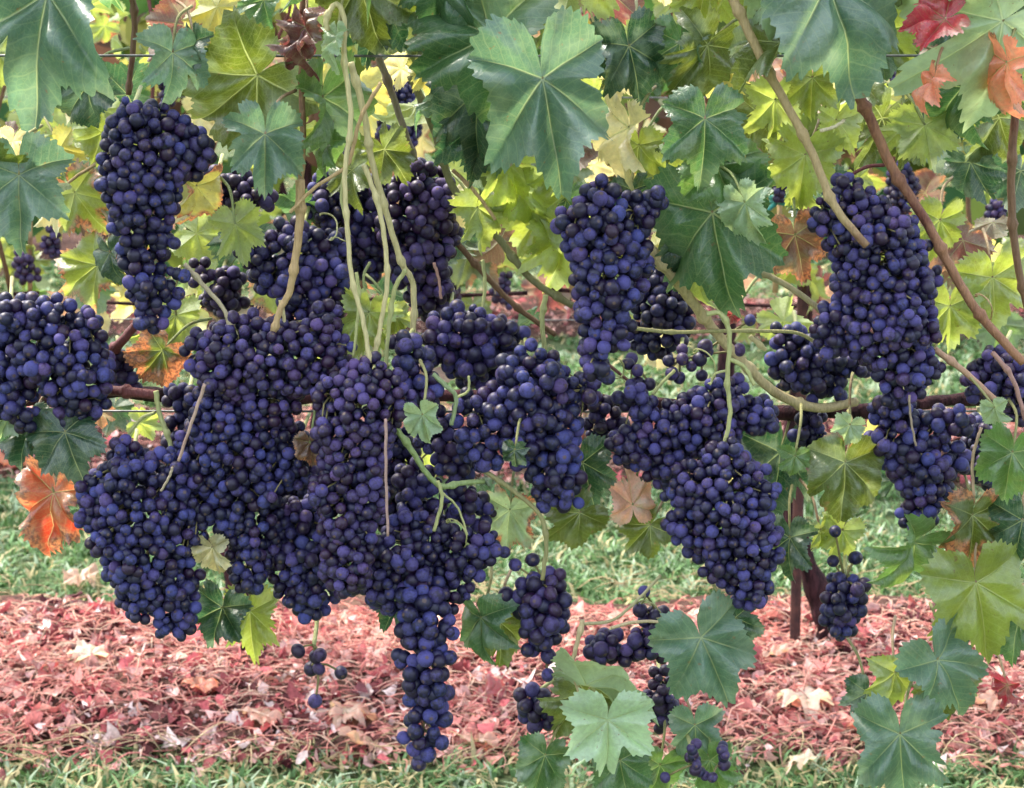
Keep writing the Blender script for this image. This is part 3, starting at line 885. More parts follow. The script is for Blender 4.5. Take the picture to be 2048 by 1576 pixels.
 (1240, 1520, 280, 90, 1.92, 'green', dict(pitch=14)),
 (1390, 1450, 275, 85, 1.95, 'blue', dict(pitch=14, yaw=25)),
 (1320, 1530, 255, 75, 1.96, 'mid', dict(pitch=14)),
 (1420, 1520, 290, 80, 1.93, 'mid', dict(pitch=10, yaw=20)),
 (800, 1200, 240, 70, 1.98, 'dark', dict(pitch=15)),
]
for (x, y, a, L, d, c, kw) in LV:
    k_ = 1.0 if L > 220 else 1.10
    if c in ('lime', 'yg', 'yellow', 'cream') and d > 1.95:      # thin, ragged leaves on the shaded far side
        kw = dict(dict(teeth=1.9, depth=1.5), **kw); k_ = 1.0
    put_leaf(VINE, x, y, a, L * k_, d, c, **kw)

# canopy of the same vine above and behind the picture's upper edge, so that it shades itself as a vine does
SHARED = [leaf_mesh("leaf", 500 + k, cols=116, rings=5, depth=R.uniform(.5, 1.3), fold=R.uniform(.05, .3), droop=R.uniform(.1, .4), cup=R.uniform(.1, .5), narrow=R.uniform(.72, .95), wave=R.uniform(.09, .18), teeth=1.7, crumple=R.choice((.02, .05, .09))) for k in range(14)]
for k in range(45):
    put_leaf(VINE, R.uniform(-150, 2200), R.uniform(-520, -60), 270 + R.gauss(0, 40), R.uniform(120, 210), R.uniform(1.88, 2.14), R.choice(('green', 'mid', 'olive', 'blue', 'yg')),
             pitch=R.gauss(12, 18), yaw=R.gauss(0, 30), pet=False, me=R.choice(SHARED))
for k in range(26):     # leaves deep inside the canopy, mostly dark-coloured, added to darken the gaps
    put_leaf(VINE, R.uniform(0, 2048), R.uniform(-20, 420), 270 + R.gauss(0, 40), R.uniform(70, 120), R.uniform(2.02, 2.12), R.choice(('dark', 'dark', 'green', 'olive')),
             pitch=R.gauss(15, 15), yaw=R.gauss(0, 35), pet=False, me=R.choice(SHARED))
for k in range(90):    # leaves on the far side of the row, lit through from behind
    put_leaf(VINE, R.uniform(-50, 2100), R.uniform(-20, 600) if k % 6 else R.uniform(600, 960), 270 + R.gauss(0, 45), R.uniform(45, 105), R.uniform(2.14, 2.34), R.choice(('yg', 'lime', 'yellow', 'lime', 'dark', 'brown', 'maroon', 'cream', 'dark')),
             pitch=R.gauss(0, 20), yaw=180 + R.gauss(0, 30), pet=False, me=R.choice(SHARED), aut=R.choice((0, 0, .3, .5)))

# ------------------------------------------------------------------ grape bunches
def berry_mesh(k):
    r = random.Random(k)
    import bmesh
    bm = bmesh.new()
    bmesh.ops.create_icosphere(bm, subdivisions=3, radius=1.0)
    ph = [r.uniform(0, 6.28) for _ in range(4)]
    for v in bm.verts:
        c = v.co
        k_ = 1 + 0.025 * math.sin(c.x * 2.3 + ph[0]) + 0.025 * math.sin(c.y * 2.6 + ph[1])
        v.co = Vector((c.x * k_, c.y * k_, c.z * (1.04 + 0.02 * math.sin(ph[2]))))
        if c.z > 0.985: v.co.z -= 0.03
    me = bpy.data.meshes.new("berry")
    bm.to_mesh(me); bm.free()
    me.polygons.foreach_set("use_smooth", [True] * len(me.polygons))
    me.materials.append(M_BERRY)
    return me
BERRIES = [berry_mesh(k) for k in range(5)]
import bmesh
_bm = bmesh.new(); bmesh.ops.create_icosphere(_bm, subdivisions=2, radius=1.0)
ICO_V = np.array([v.co[:] for v in _bm.verts]); ICO_F = [tuple(v.index for v in f.verts) for f in _bm.faces]; _bm.free()

NB = 0
def bunch(label, d, arms, rb=14.5, tint=0.15, bloom=0.8, ped=None, seed=None, dens=1.0, group="dark blue grape bunches on the near vine", loose=None, flat=0.85, cat="grape cluster"):
    """arms: lists of (x, y, r) in photo pixels; the bunch is the union of balls strung along them"""
    global NB
    rs = np.random.default_rng(seed if seed is not None else R.randint(0, 10 ** 6))
    s = mpp(d)
    RB = (rb if rb < 15 else rb * 0.94 + 0.5) * 0.94 * s
    balls = []
    spines = []
    for arm in arms:
        q = catmull(arm, 5) if len(arm) > 1 else np.array(arm, float)
        sp = []
        for x, y, r in q:
            c = np.array(at(x, y, d))
            balls.append((c, max(r * 1.09 * s, RB * 1.02)))
            sp.append(c)
        spines.append(sp)
    # side clusters of the bunch: knobs that break the outline, with dark gaps between them
    if len(arms[0]) > 1 and rb > 10:
        main = list(balls)
        nl = int(sum(b_[1] for b_ in main) / RB * 0.55)
        balls = [(c, max(r_ * 0.90, RB * 1.02)) for c, r_ in main]
        for _ in range(nl):
            c, r_ = main[int(rs.integers(len(main)))]
            if r_ < 2.2 * RB: continue
            v = rs.normal(size=3); v[1] *= 0.8; v[2] *= 0.8; v /= np.linalg.norm(v)
            if v[1] > 0.4: continue
            lr = RB * rs.uniform(1.6, 2.9)
            balls.append((c + v * (r_ * 0.98 - lr * rs.uniform(0.35, 0.9)), lr))
    top = spines[0][0]
    root = empty("grape_cluster", tuple(top), label, cat, group)
    C = np.array([b_[0] for b_ in balls]); RR = np.array([b_[1] for b_ in balls])
    SQ = np.array([1, 1 / flat, 1.0])     # bunches are a little flattened against the row
    def sdf(p):
        return (np.linalg.norm((p[None] - C) * SQ, axis=1) - RR).min()
    def shell(off, n, mind, jit, back=0.28):
        w = RR ** 2; w = w / w.sum()
        kk = rs.choice(len(RR), size=n, p=w)
        v = rs.normal(size=(n, 3)); v /= np.linalg.norm(v, axis=1)[:, None]
        p = C[kk] + v * np.maximum(RR[kk] - off, 0.0)[:, None] / SQ
        sd = (np.linalg.norm((p[:, None] - C[None]) * SQ, axis=2) - RR[None]).min(axis=1)
        ok = (sd > -off - 0.30 * RB) & (v[:, 1] < back)
        p, v = p[ok], v[ok]
        p = p + v * rs.normal(0, jit * RB, len(p))[:, None]
        acc = np.zeros((600, 3)); nrm = []; c = 0
        for q, vv in zip(p, v):
            if c and np.min(np.sum((acc[:c] - q) ** 2, axis=1)) < mind * mind: continue
            acc[c] = q; nrm.append(vv); c += 1
            if c >= 290: break
        return acc[:c], nrm
    area = RR.sum() / s
    pts, nr = shell(RB * 0.95, 17000, 1.60 * RB, 0.26)
    if dens < 0.8:
        keep = rs.random(len(pts)) < dens
        pts = pts[keep]; nr = [n_ for n_, k_ in zip(nr, keep) if k_]
    if loose:
        for x, y in loose:
            pts = np.vstack([pts, np.array(at(x, y, d + rs.normal(0, 0.006)))]); nr.append(np.array([0, -1.0, -0.3]))
    for p, n_ in zip(pts, nr):
        o = bpy.data.objects.new("berry", BERRIES[int(rs.integers(len(BERRIES)))])
        COL.objects.link(o)
        q = Vector(n_ + rs.normal(0, 0.55, 3)).to_track_quat('Z', 'Y')
        sc = RB * (rs.uniform(0.84, 1.12) if rs.random() > 0.06 else rs.uniform(0.55, 0.8))
        o.matrix_world = Matrix.LocRotScale(Vector(p), q, Vector((sc * rs.uniform(.94, 1.04), sc * rs.uniform(.94, 1.04), sc * rs.uniform(.96, 1.08))))
        o.parent = root; o.matrix_parent_inverse = PINV[root.name]
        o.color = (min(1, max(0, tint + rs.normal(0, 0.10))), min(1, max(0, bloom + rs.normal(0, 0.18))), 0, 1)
        NB += 1
    # the hidden inner berries, one mesh
    if dens >= 0.8:
        inn = np.vstack([shell(RB * 2.0, 7000, 1.7 * RB, 0.15, 2)[0], shell(RB * 3.7, 3000, 1.8 * RB, 0.2, 2)[0]])
        if len(inn):
            V = np.vstack([ICO_V * RB * 0.95 + p for p in inn])
            Fc = []
            for k in range(len(inn)):
                Fc += [tuple(i + k * len(ICO_V) for i in f) for f in ICO_F]
            o = link("inner_berries", mesh_from("inner_berries", V, Fc, True, M_INNER), root, matrix=Matrix.Identity(4))
            o["kind"] = "stuff"
    # stalk: the rachis, its branches to the outer berries, and the peduncle up to the cane
    V, Fc = [], []
    for sp in spines:
        if len(sp) > 1:
            P = catmull(sp, 2)
            tube(P, [0.0019 - 0.001 * i / len(P) for i in range(len(P))], 5, V, Fc)
    allsp = np.vstack([np.array(sp) for sp in spines])
    for k, p in enumerate(pts):
        if loose is None and dens >= 0.8 and k % 2: continue
        j = np.argmin(np.linalg.norm(allsp - p - np.array([0, 0, 0.01]), axis=1))
        a = allsp[j]; m_ = (a + p) / 2 + rs.normal(0, 0.0015, 3) + np.array([0, 0, 0.003])
        tube(catmull([a, m_, p], 2), [0.0012 if loose else 0.0009] * 5, 4, V, Fc)
    link("rachis", mesh_from("rachis", V, Fc, True, M_STALK), root, matrix=Matrix.Identity(4))
    if ped is None:
        ped = [(arms[0][0][0] + rs.normal(0, 14), arms[0][0][1] - arms[0][0][2] - 25, d + 0.10)]
    P = [tuple(top)] + [tuple(at(p[0], p[1], p[2] if len(p) > 2 else d + 0.03)) for p in ped]
    P = catmull(P, 5)
    V, Fc = tube(P, [0.0022] * len(P), 6)
    o = link("peduncle", mesh_from("peduncle", V, Fc, True, M_CANE), root, matrix=Matrix.Identity(4))
    set_col(o, GREENC, 0.1)
    return root

B = bunch
B("long drooping blue-black grape bunch with a shoulder, below the leafy upper left corner", 1.92, [[(262, 225, 26), (290, 290, 88), (285, 370, 84), (282, 440, 64), (288, 520, 50), (300, 590, 46), (303, 640, 32)], [(340, 300, 70), (395, 312, 44)], [(350, 545, 18), (368, 552, 14)]], bloom=.62, tint=.1, seed=1)
B("grape bunch cut off by the left edge of the picture, above dark leaf", 1.95, [[(20, 640, 60), (90, 690, 92), (140, 730, 90), (165, 800, 52)], [(100, 650, 55), (175, 655, 45)], [(10, 740, 75), (30, 800, 50)]], tint=.12, seed=2)
B("broad low bunch at far left, tapering to a point above the pink litter", 1.94, [[(265, 935, 50), (270, 1000, 108), (295, 1080, 108), (300, 1150, 84), (345, 1205, 50), (368, 1255, 24)], [(330, 960, 75), (400, 1010, 50)]], rb=13.6, tint=.08, seed=3)
B("wide purple bloomed bunch forming the top of the big central left mass", 1.94, [[(480, 680, 60), (460, 725, 84), (560, 720, 92), (640, 720, 58)], [(410, 700, 48)], [(640, 660, 48), (655, 700, 40)], [(540, 800, 70)]], rb=13.6, tint=.45, seed=4, ped=[(466, 655)])
B("long bunch under the wide purple one, ending above a small cream leaf", 1.95, [[(450, 830, 85), (470, 900, 100), (495, 990, 80), (505, 1070, 62), (495, 1150, 44)], [(400, 900, 55), (395, 960, 50)], [(560, 880, 60), (590, 940, 50)]], rb=13.6, tint=.08, seed=5)
B("long purple bunch hanging under the sheaf of pale stems, thin pink twig before it", 1.90, [[(735, 760, 55), (720, 815, 88), (705, 900, 76), (700, 990, 70), (695, 1070, 62), (690, 1140, 56)], [(665, 790, 50)], [(790, 800, 48)]], rb=13.6, tint=.5, seed=6, ped=[(742, 725)])
B("rounded bunch low between the long central bunches, above two hanging loose berries", 1.97, [[(600, 1040, 60), (615, 1110, 72), (620, 1170, 56), (618, 1210, 26)], [(680, 1170, 42)], [(570, 1100, 50)]], tint=.15, seed=7)
B("bunch behind the tan cane, above the wide purple bunch", 2.02, [[(590, 490, 56), (560, 540, 66), (640, 560, 66), (620, 630, 70)], [(530, 510, 40)], [(660, 490, 42)]], tint=.2, seed=8, bloom=.7)
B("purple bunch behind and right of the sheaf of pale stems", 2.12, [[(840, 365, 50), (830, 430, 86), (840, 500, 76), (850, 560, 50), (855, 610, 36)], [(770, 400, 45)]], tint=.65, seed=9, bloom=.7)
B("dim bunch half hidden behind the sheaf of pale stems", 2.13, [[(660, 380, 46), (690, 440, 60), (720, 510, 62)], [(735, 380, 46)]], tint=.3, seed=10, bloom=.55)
B("upright blue bunch in the middle right, hanging alone beside a long pale cane", 1.90, [[(1190, 415, 52), (1205, 465, 82), (1212, 530, 76), (1205, 600, 62), (1205, 670, 48), (1185, 730, 34)], [(1270, 425, 44), (1300, 405, 26)], [(1150, 430, 36)]], rb=16, tint=.12, seed=11, bloom=.95, ped=[(1200, 370)])
B("rounded bunch right of the pale stems, below green cane and above forked stalk", 2.03, [[(900, 650, 48), (930, 680, 62), (990, 685, 58), (960, 735, 50)], [(870, 690, 40)]], rb=16, tint=.25, seed=12)
B("big blue bunch in the centre with a pointed lower end", 1.95, [[(1050, 740, 55), (1070, 800, 90), (1085, 880, 80), (1105, 950, 56), (1112, 1000, 36)], [(960, 830, 62), (960, 900, 50)], [(1165, 780, 42)]], rb=16, tint=.1, seed=13, bloom=.95)
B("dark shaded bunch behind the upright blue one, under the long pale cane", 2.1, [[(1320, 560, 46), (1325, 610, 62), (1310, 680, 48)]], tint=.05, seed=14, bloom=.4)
B("spreading bunch right of centre, green forked stalk crossing its front", 1.97, [[(1440, 790, 44), (1420, 840, 78), (1330, 870, 66), (1320, 925, 56)], [(1510, 830, 48)], [(1260, 890, 48)], [(1280, 810, 40)]], rb=13.6, tint=.22, seed=15, ped=[(1456, 750)])
B("long bunch hanging above the blue-green leaf at lower right of centre", 1.91, [[(1450, 920, 48), (1450, 980, 92), (1462, 1050, 92), (1485, 1120, 72), (1495, 1185, 44)], [(1380, 960, 46), (1360, 1070, 24)]], rb=13.6, tint=.18, seed=16)
B("large tall bunch at right, crossed at its top by a straw cane", 1.93, [[(1690, 420, 56), (1730, 470, 84), (1765, 540, 100), (1770, 620, 106), (1795, 700, 78), (1808, 760, 50)], [(1650, 440, 40)], [(1690, 640, 60), (1660, 670, 40)]], rb=13.6, tint=.25, seed=17, bloom=.85, ped=[(1700, 360)])
B("dark blue bunch tucked left of the large tall one, above the dipping red-tipped cane", 2.06, [[(1600, 690, 42), (1610, 725, 66), (1650, 740, 58)], [(1690, 720, 42)]], tint=.05, seed=18, bloom=.6)
B("tapering bunch at lower right below the tall one, above an olive and brown leaf", 1.97, [[(1780, 820, 50), (1810, 880, 66), (1845, 950, 62), (1845, 1010, 46), (1838, 1040, 24)], [(1880, 850, 48)], [(1900, 920, 46)]], tint=.12, seed=19, bloom=.75)
B("bunch cut off by the right edge, under the long reddish cane", 1.97, [[(1990, 730, 42), (2010, 760, 52), (2040, 800, 50)], [(1950, 760, 34)]], tint=.35, seed=20)
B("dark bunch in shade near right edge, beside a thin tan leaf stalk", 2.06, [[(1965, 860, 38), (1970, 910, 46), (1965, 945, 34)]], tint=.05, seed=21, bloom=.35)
B("loose wide bunch low in the centre, under branching green stalks", 1.95, [[(860, 1060, 48), (810, 1120, 80), (790, 1180, 62)], [(920, 1110, 66), (965, 1090, 40)], [(880, 1180, 62)]], tint=.22, seed=22, bloom=.7, ped=[(870, 1040)])
B("slender lowest bunch reaching down to the near grass", 1.92, [[(850, 1210, 46), (850, 1265, 58), (848, 1330, 50), (850, 1400, 46), (846, 1470, 42), (838, 1525, 22)], [(795, 1310, 18)]], rb=18, tint=.12, seed=23, bloom=.95, ped=[(838, 1160)])
B("small bunch left of the pale forked twig, in front of the grass", 1.96, [[(1085, 1170, 34), (1085, 1210, 62), (1092, 1265, 44), (1088, 1305, 26)]], rb=17, tint=.35, seed=24, bloom=.6, loose=[(1030, 1130), (1012, 1190), (1010, 1215), (1055, 1300), (1065, 1120), (1095, 1350)], ped=[(1086, 1150)])
B("tiny dark bunch low in the centre against the red litter", 1.99, [[(1065, 1390, 30), (1075, 1425, 40)]], rb=17, tint=.4, seed=25, bloom=.5, ped=[(1120, 1350)])
B("short sideways bunch above the pale leaf low right of centre", 1.97, [[(1200, 1290, 32), (1240, 1300, 38), (1300, 1290, 40)], [(1320, 1240, 30)]], rb=16, tint=.45, seed=26, bloom=.55, loose=[(1288, 1183), (1280, 1220)], ped=[(1225, 1256)])
B("little bunch at lower right with single berries above it, in front of grass", 1.99, [[(1690, 1165, 32), (1690, 1200, 44), (1685, 1240, 30)]], rb=14.5, tint=.1, seed=27, bloom=.6, loose=[(1670, 1063), (1666, 1122), (1711, 1116), (1664, 1157)], ped=[(1690, 1100), (1692, 1030)])
B("dark ragged bunch between the blue-green leaf and pale leaf at bottom", 2.0, [[(1320, 1360, 32), (1318, 1410, 36), (1320, 1435, 22)]], rb=14, tint=.45, seed=28, bloom=.25)
B("strung out purple berries at the bottom edge beside the green leaves", 1.88, [[(1385, 1500, 14), (1400, 1545, 14)], [(1445, 1495, 14), (1448, 1530, 14)]], rb=13, tint=.6, seed=29, bloom=.3, dens=.9, loose=[(1392, 1488), (1378, 1515), (1330, 1555), (1450, 1510), (1425, 1555)])
B("few dangling berries on a bare stalk before the pink litter", 1.97, [[(628, 1290, 12), (634, 1330, 12)]], rb=16, tint=.55, seed=30, bloom=.5, dens=.5, loose=[(596, 1302), (622, 1338), (682, 1345), (630, 1402), (640, 1310)], ped=[(634, 1240), (632, 1190)])
B("string of bright blue berries just right of the pale stems", 1.94, [[(800, 690, 32), (830, 730, 36), (845, 780, 34), (862, 825, 28)]], rb=17, tint=.12, seed=31, bloom=1.0, ped=[(826, 660)])
B("thin bunch with bare stalks around the small mint green leaf", 1.99, [[(880, 880, 46), (920, 920, 48)], [(830, 960, 44), (840, 1020, 48)], [(930, 1010, 46)]], rb=16, tint=.25, seed=32, bloom=.7, dens=.82)
B("shrivelled dark bunch left of the tan cane, above the stems", 2.08, [[(430, 365, 30), (470, 385, 36), (520, 390, 34)]], rb=14, tint=.6, seed=33, bloom=.3)
B("dark reddish bunch behind, left of the tan cane's lower end", 2.1, [[(440, 560, 34), (450, 600, 40)], [(400, 545, 30)]], rb=13, tint=.7, seed=34, bloom=.3)
B("sparse berries with bare stalks around the dipping pale cane", 2.0, [[(1360, 720, 34), (1400, 710, 30)], [(1270, 735, 30)]], rb=15, tint=.3, seed=35, bloom=.5, dens=.55, loose=[(1410, 692), (1365, 718), (1256, 728), (1262, 770), (1478, 700), (1500, 640)])
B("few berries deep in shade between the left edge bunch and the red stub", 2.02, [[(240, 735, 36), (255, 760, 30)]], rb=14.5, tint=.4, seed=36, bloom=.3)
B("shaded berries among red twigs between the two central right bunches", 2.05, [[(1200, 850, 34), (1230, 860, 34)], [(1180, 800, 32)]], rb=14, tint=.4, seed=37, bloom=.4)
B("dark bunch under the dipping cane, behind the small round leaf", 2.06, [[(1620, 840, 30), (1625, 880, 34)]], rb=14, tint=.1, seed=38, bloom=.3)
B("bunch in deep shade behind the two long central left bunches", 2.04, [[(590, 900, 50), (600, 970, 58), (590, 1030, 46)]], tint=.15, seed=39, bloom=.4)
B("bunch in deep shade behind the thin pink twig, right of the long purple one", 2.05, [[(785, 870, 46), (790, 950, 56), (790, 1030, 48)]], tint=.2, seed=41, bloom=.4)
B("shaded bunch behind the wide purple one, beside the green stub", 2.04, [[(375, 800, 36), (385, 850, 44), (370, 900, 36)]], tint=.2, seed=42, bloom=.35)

# ------------------------------------------------------------------ trellis of the near row
def wire(a, b_, r, label):
    V, Fc = tube([a, (a + b_) / 2 - Vector((0, 0, 0.004)), b_], [r] * 3, 6)
    o = link("trellis_wire", mesh_from("trellis_wire", V, Fc, True, M_WIRE))
    tag(o, label, "wire", "trellis wires")
w0 = at(1024, 104, 1.99); w1 = at(1024, 806, 2.1)
wire(Vector((-3, w0.y, w0.z)), Vector((3, w0.y, w0.z)), 0.0013, "thin dark trellis wire across the upper leaves of the near vine")
wire(Vector((-3, w1.y + .03, w1.z - .012)), Vector((3, w1.y + .03, w1.z - .012)), 0.0013, "trellis wire along the cordon behind the near bunches")

# ------------------------------------------------------------------ the second row
def back_vine(px, label, nleaf, seed, xr, lean=0.0):
    r = random.Random(seed)
    base = at(px, 1345, 4.0); base.z = strip_h(base.x, 4.0, 4.0)
    v = empty("grapevine", tuple(base), label, "grapevine", "vines of the second row")
    P = catmull([tuple(base + Vector(q)) for q in ((0.012, 0, -0.05), (0.008, 0, 0.05), (-0.006, 0.01, 0.11), (-0.025 + lean * .4, 0, 0.2), (-0.04 + lean, 0.02, 0.34), (-0.02 + lean, 0.02, 0.55), (lean, 0.02, 0.76))], 7)
    wood("trunk", P, [0.024 + 0.0025 * math.sin(i * 0.9) + 0.008 * math.exp(-((i - 13) / 4.0) ** 2) - 0.011 * i / len(P) for i in range(len(P))], M_BARK, v, 11)
    x0, x1 = xr
    P = catmull([(base.x + x0, 4.0, 0.80), (base.x + x0 * .5, 4.02, 0.77), (base.x + lean, 4.02, 0.76), (base.x + x1 * .5, 3.99, 0.78), (base.x + x1, 4.0, 0.79)], 7)
    wood("cordon", P, [0.004 + 0.001 * math.sin(i * 2.1) for i in range(len(P))], M_BARK, v, 8)
    n = 9
    for k in range(n):
        x = base.x + x0 + (x1 - x0) * (k + 0.5) / n
        P = catmull([(x, 4.0, 0.79), (x + r.gauss(0, .03), 4.0 + r.gauss(0, .05), 1.05), (x + r.gauss(0, .07), 4.0 + r.gauss(0, .07), 1.4), (x + r.gauss(0, .1), 4.0 + r.gauss(0, .08), 1.85)], 6)
        o = wood("cane", P, [0.0055 * (1 - .5 * i / len(P)) for i in range(len(P))], M_CANE, v, 6)
        set_col(o, r.choice((TAN, BROWN, REDC, STRAW)), 0.2)
    for k in range(nleaf):
        zz = r.uniform(0.86, 1.42) if r.random() < 0.68 else r.uniform(0.66, 0.92)
        if r.random() < 0.12: zz = r.uniform(1.4, 1.9)
        loc = Vector((base.x + r.uniform(x0, x1), 4.0 + r.uniform(-0.2, 0.2), zz))
        m = leaf_matrix(loc, 270 + r.gauss(0, 45), r.uniform(0.042, 0.085), r.gauss(8, 22), r.gauss(0, 35) + (180 if r.random() < .5 else 0))
        o = link("leaf", r.choice(SHARED), v, matrix=m)
        set_col(o, r.choice(('yg', 'lime', 'yellow', 'lime', 'olive', 'mid', 'brown', 'lime', 'maroon', 'cream', 'dry', 'dark')), r.choice((0, 0, 0, .3, .5)))
    return v
back_vine(-420, "vine of the second row at far left, mostly hidden behind the near bunches", 60, 61, (-0.45, 0.55))
back_vine(490, "vine of the second row whose trunk stands behind the central left bunches", 130, 62, (-0.60, 0.58))
back_vine(1640, "vine of the second row with a bare crooked trunk beside a thin stake", 100, 63, (-0.58, 0.62), -0.04)
back_vine(2760, "vine of the second row at far right, past the reddish cane", 50, 64, (-0.50, 0.5))

sb = at(1588, 1345, 3.97)
V, Fc = tube([(sb.x, sb.y, -0.1), (sb.x - .002, sb.y, 0.6), (sb.x - 0.01, sb.y, 1.04)], [0.011, 0.011, 0.011], 8)
o = link("vine_stake", mesh_from("vine_stake", V, Fc, False, M_STAKE)); tag(o, "thin rusty brown stake beside the bare crooked trunk", "stake")
tc = at(1568, 405, 3.95)
V, Fc = [], []
for k in range(3):
    P = [(tc.x + 0.026 * math.cos(a_), tc.y + 0.022 * math.sin(a_), tc.z + 0.006 * k + 0.003 * math.sin(a_ * 2 + k)) for a_ in np.linspace(0, 6.1, 13)]
    tube(P, [0.005] * 13, 5, V, Fc)
tube([(tc.x - .02, tc.y - .02, tc.z), (tc.x - 0.04, tc.y - .03, tc.z - 0.015), (tc.x - 0.05, tc.y - .03, tc.z - 0.04)], [0.005, 0.005, 0.003], 5, V, Fc)
o = link("vine_tie", mesh_from("vine_tie", V, Fc, True, M_TIE)); tag(o, "small teal tie tape wound round the thin stake", "tie tape")
for z_, lab in ((0.74, "low trellis wire of the second row, along its cordon"), (1.18, "upper trellis wire of the second row among yellow leaves")):
    V, Fc = tube([(-4, 4.03, z_), (0, 4.03, z_ - .01), (4, 4.03, z_)], [0.0015] * 3, 6)
    o = link("trellis_wire", mesh_from("trellis_wire", V, Fc, True, M_WIRE)); tag(o, lab, "wire", "trellis wires")

# bunches of the second row
G2 = "grape bunches of the second row"
B("dark bunch of the second row between two greyish canes, upper middle", 3.86, [[(790, 180, 32), (795, 235, 46), (795, 285, 34)]], rb=8.5, tint=.1, seed=51, bloom=.2, group=G2)
B("dark bunch of the second row against the right edge, upper right", 3.85, [[(1985, 240, 24), (1988, 275, 34), (1990, 310, 22)]], rb=8.5, tint=.1, seed=52, bloom=.6, group=G2)
B("small dark bunch of the second row below the crimson leaf", 3.88, [[(1778, 145, 14), (1785, 175, 20), (1795, 205, 14)]], rb=8.5, tint=.5, seed=53, bloom=.2, group=G2)
B("dark bunch of the second row behind the tall right bunch's top", 3.88, [[(1800, 345, 24), (1805, 385, 32), (1800, 420, 22)]], rb=8.5, tint=.3, seed=54, bloom=.4, group=G2)
B("dark bunch of the second row between leaves left of the tan cane", 3.9, [[(568, 160, 16), (575, 195, 22), (570, 225, 14)]], rb=8.5, tint=.6, seed=55, bloom=.2, group=G2)
B("reddish dark bunch of the second row left of the leafy left edge bunch", 3.9, [[(45, 520, 18), (55, 545, 22)]], rb=8.5, tint=.8, seed=56, bloom=.2, group=G2)
B("dark bunch of the second row near right edge beside brown cane", 3.9, [[(1990, 420, 20), (1995, 450, 16)]], rb=8.5, tint=.5, seed=57, bloom=.2, group=G2)
B("dim bunch of the second row between the long cane and green leaf, right of centre", 3.9, [[(1500, 310, 24), (1510, 340, 28)]], rb=8.5, tint=.3, seed=58, bloom=.3, group=G2)

DIM = [
 (110, 460, "dim second row bunch under the yellow leaf with an orange tip"), (150, 250, "dim second row bunch beside the grey-green leaf, left of the long drooping bunch"),
 (60, 390, "dim second row bunch behind the pale leaf at the left edge"), (395, 320, "dim second row bunch just right of the long drooping bunch's shoulder"),
 (690, 300, "dim second row bunch seen between the pale stems' upper ends"), (900, 560, "dim second row bunch under the purple bunch, left of a brown cane"),
 (1010, 560, "dim second row bunch beneath the greenish slanting cane"), (1330, 470, "dim second row bunch right of the upright blue bunch"),
 (1560, 350, "dim second row bunch by the teal tie tape"), (1700, 150, "dim second row bunch at the upper end of the reddish cane"),
 (1900, 130, "dim second row bunch behind the big pale leaf, upper right"), (1940, 480, "dim second row bunch right of the reddish cane's middle"),
 (520, 560, "dim second row bunch left of the tan cane's lower half"), (330, 160, "dim second row bunch above the long drooping bunch, between green leaves"),
 (1130, 330, "dim second row bunch under the big blue-green leaf's tip"),
]
for k_, (x_, y_, lab_) in enumerate(DIM):
    B(lab_, 3.92, [[(x_, y_, 14), (x_ + R.gauss(0, 5), y_ + 24, 20), (x_ + R.gauss(0, 6), y_ + 48, 12)]], rb=8.5, tint=R.uniform(.3, .9), seed=70 + k_, bloom=.15, group=G2)

# ------------------------------------------------------------------ rows farther back
def far_vine(x, y, k, label, nleaf):
    r = random.Random(900 + k)
    v = empty("grapevine", (x, y, 0), label, "grapevine", "vines of the far rows")
    P = catmull([(x, y, -0.05), (x + r.gauss(0, .03), y, 0.3), (x + r.gauss(0, .03), y, 0.76), (x, y, 1.0)], 5)
    wood("trunk", P, [0.03 - 0.012 * i / len(P) for i in range(len(P))], M_BARK, v, 8)
    V, Fc, C = [], [], []
    for _ in range(nleaf):
        c = Vector((x + r.uniform(-0.62, 0.62), y + r.gauss(0, 0.13), r.uniform(0.72, 1.9) if r.random() < .9 else r.uniform(.5, .75)))
        m = leaf_matrix(c, 270 + r.gauss(0, 45), r.uniform(0.06, 0.10), r.gauss(0, 30), r.gauss(0, 50))
        b_ = len(V)
        ring = []
        for i in range(12):
            a = 2 * math.pi * i / 12 + math.pi
            rr = (1.0, .72, .95, .7, .8, .62, .1, .62, .8, .7, .95, .72)[(i + 6) % 12] * r.uniform(.9, 1.1)
            ring.append(Vector((math.sin(a) * rr, math.cos(a) * rr, -0.25 * rr * rr + r.uniform(-.05, .05))))
        V.append(m @ Vector((0, 0, 0)))
        V.extend(m @ q for q in ring)
        g = r.uniform(0.7, 1.25)
        col = LEAFCOL[r.choice(('yg', 'lime', 'mid', 'olive', 'lime', 'green', 'brown', 'yellow'))]
        C.extend([tuple(q * g for q in col)] * 13)
        for i in range(12): Fc.append((b_, b_ + 1 + i, b_ + 1 + (i + 1) % 12))
    link("crown", vcol_mesh("crown", V, Fc, C, M_FAR), v, matrix=Matrix.Identity(4))
M_FAR = mat_vcol("far_leaves", 0.55, 0.4)
k = 0
for ri, y in enumerate(ROWS[2:]):
    half = 0.28 * y + 0.6
    n = int(2 * half / 1.2) + 1
    for i in range(n):
        k += 1
        x = (i - (n - 1) / 2) * 1.2 + 0.25 * math.sin(ri * 2.1)
        far_vine(x, y, k, "leafy vine %s of the %s row from the camera" % (("%s from the left" % ["first", "second", "third", "fourth", "fifth", "sixth", "seventh", "eighth", "ninth", "tenth"][i]), ["third", "fourth", "fifth", "sixth", "seventh"][ri]), 260 if ri < 2 else 170)

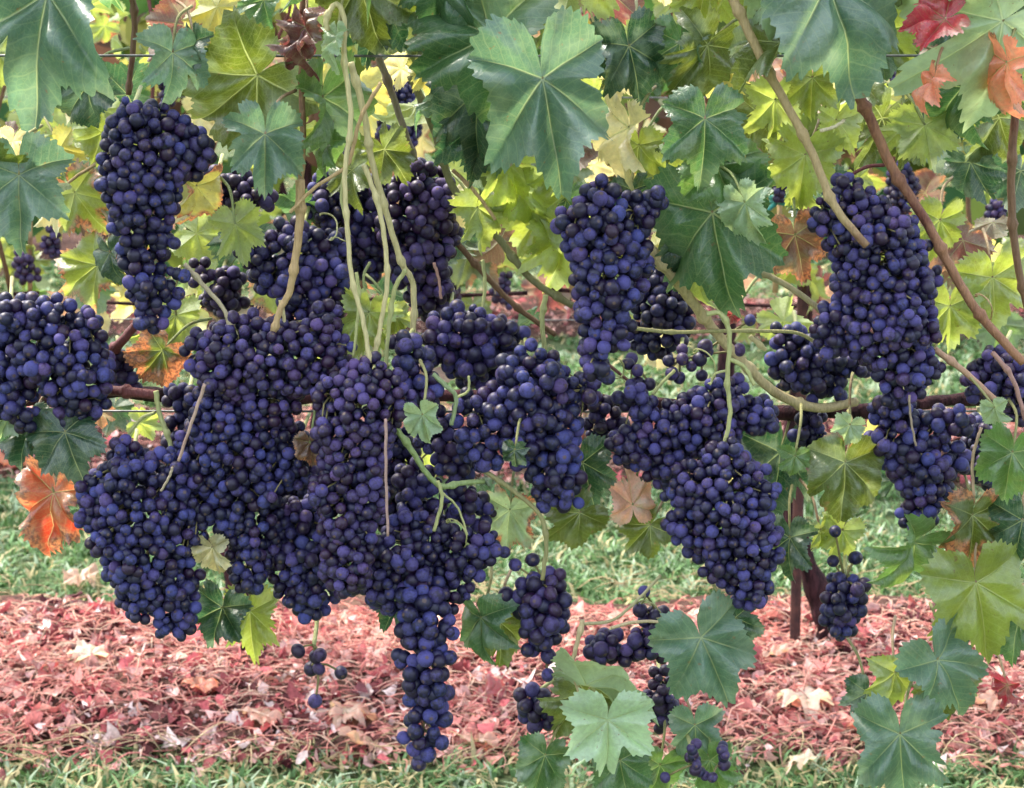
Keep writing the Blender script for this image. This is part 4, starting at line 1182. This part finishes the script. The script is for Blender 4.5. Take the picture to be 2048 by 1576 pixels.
# ------------------------------------------------------------------ fallen leaves
FALL = [
 (690, 1430, 110, 'dry', "pale lilac fallen leaf on the litter beside the slender lowest bunch"),
 (520, 1440, 95, 'dry', "pale pink fallen leaf pair of curls at the near edge of the litter"),
 (395, 1385, 80, 'salmon', "salmon fallen leaf standing up in the litter, left"),
 (180, 1320, 85, 'ash', "whitish crumpled fallen leaf in the pink litter at left"),
 (160, 1165, 75, 'dry', "pinkish fallen leaf lying on the grass at left"),
 (1610, 1400, 120, 'ash', "pale beige fallen leaf in front of the bare crooked trunk"),
 (1550, 1320, 60, 'dry', "small whitish fallen leaf left of the thin stake"),
 (1610, 1530, 65, 'ash', "small white fallen leaf at the near grass edge, right"),
 (1990, 1410, 80, 'dry', "pale pink fallen leaf at the right edge"),
 (720, 1500, 90, 'dry', "beige fallen leaf at the grass edge left of the slender lowest bunch"),
 (960, 1490, 80, 'dry', "greyish fallen leaf at the grass edge right of the slender lowest bunch"),
 (560, 1370, 60, 'maroon', "dark red fallen leaf in the litter, left of the dangling berries"),
 (90, 1345, 55, 'red', "small crimson fallen leaf in the litter near the left edge"),
 (970, 1400, 80, 'red', "rose red fallen leaf right of the slender lowest bunch"),
 (1730, 1470, 80, 'salmon', "pink fallen leaf under the blue-green bottom leaf"),
 (30, 940, 95, 'salmon', "pink fallen leaf on the grass behind the left edge bunch"),
]
for x, y, L, c, lab in FALL:
    # the ray through the pixel meets the ground
    yy = 4.0
    for _ in range(30):
        p = at(x, y, yy)
        h = strip_h(p.x, yy, 4.0) + 0.025
        yy += (p.z - h) * 2.2
    p = at(x, y, yy)
    me = leaf_mesh("fallen_leaf", R.randint(0, 9999), cols=120, rings=6, crumple=.14, fold=R.uniform(-.2, .4), droop=R.uniform(-.3, .5), wave=.12)
    m = Matrix.Translation(p + Vector((0, 0, 0.012))) @ (Matrix.Rotation(R.uniform(0, 6.28), 3, 'Z') @ Matrix.Rotation(R.uniform(-.1, .6), 3, 'X') * (L * mpp(yy) * 0.62)).to_4x4()
    o = link("fallen_leaf", me, matrix=m)
    set_col(o, c, R.choice((0, .2, .4)))
    tag(o, lab, "fallen leaf", "fallen leaves on the ground")
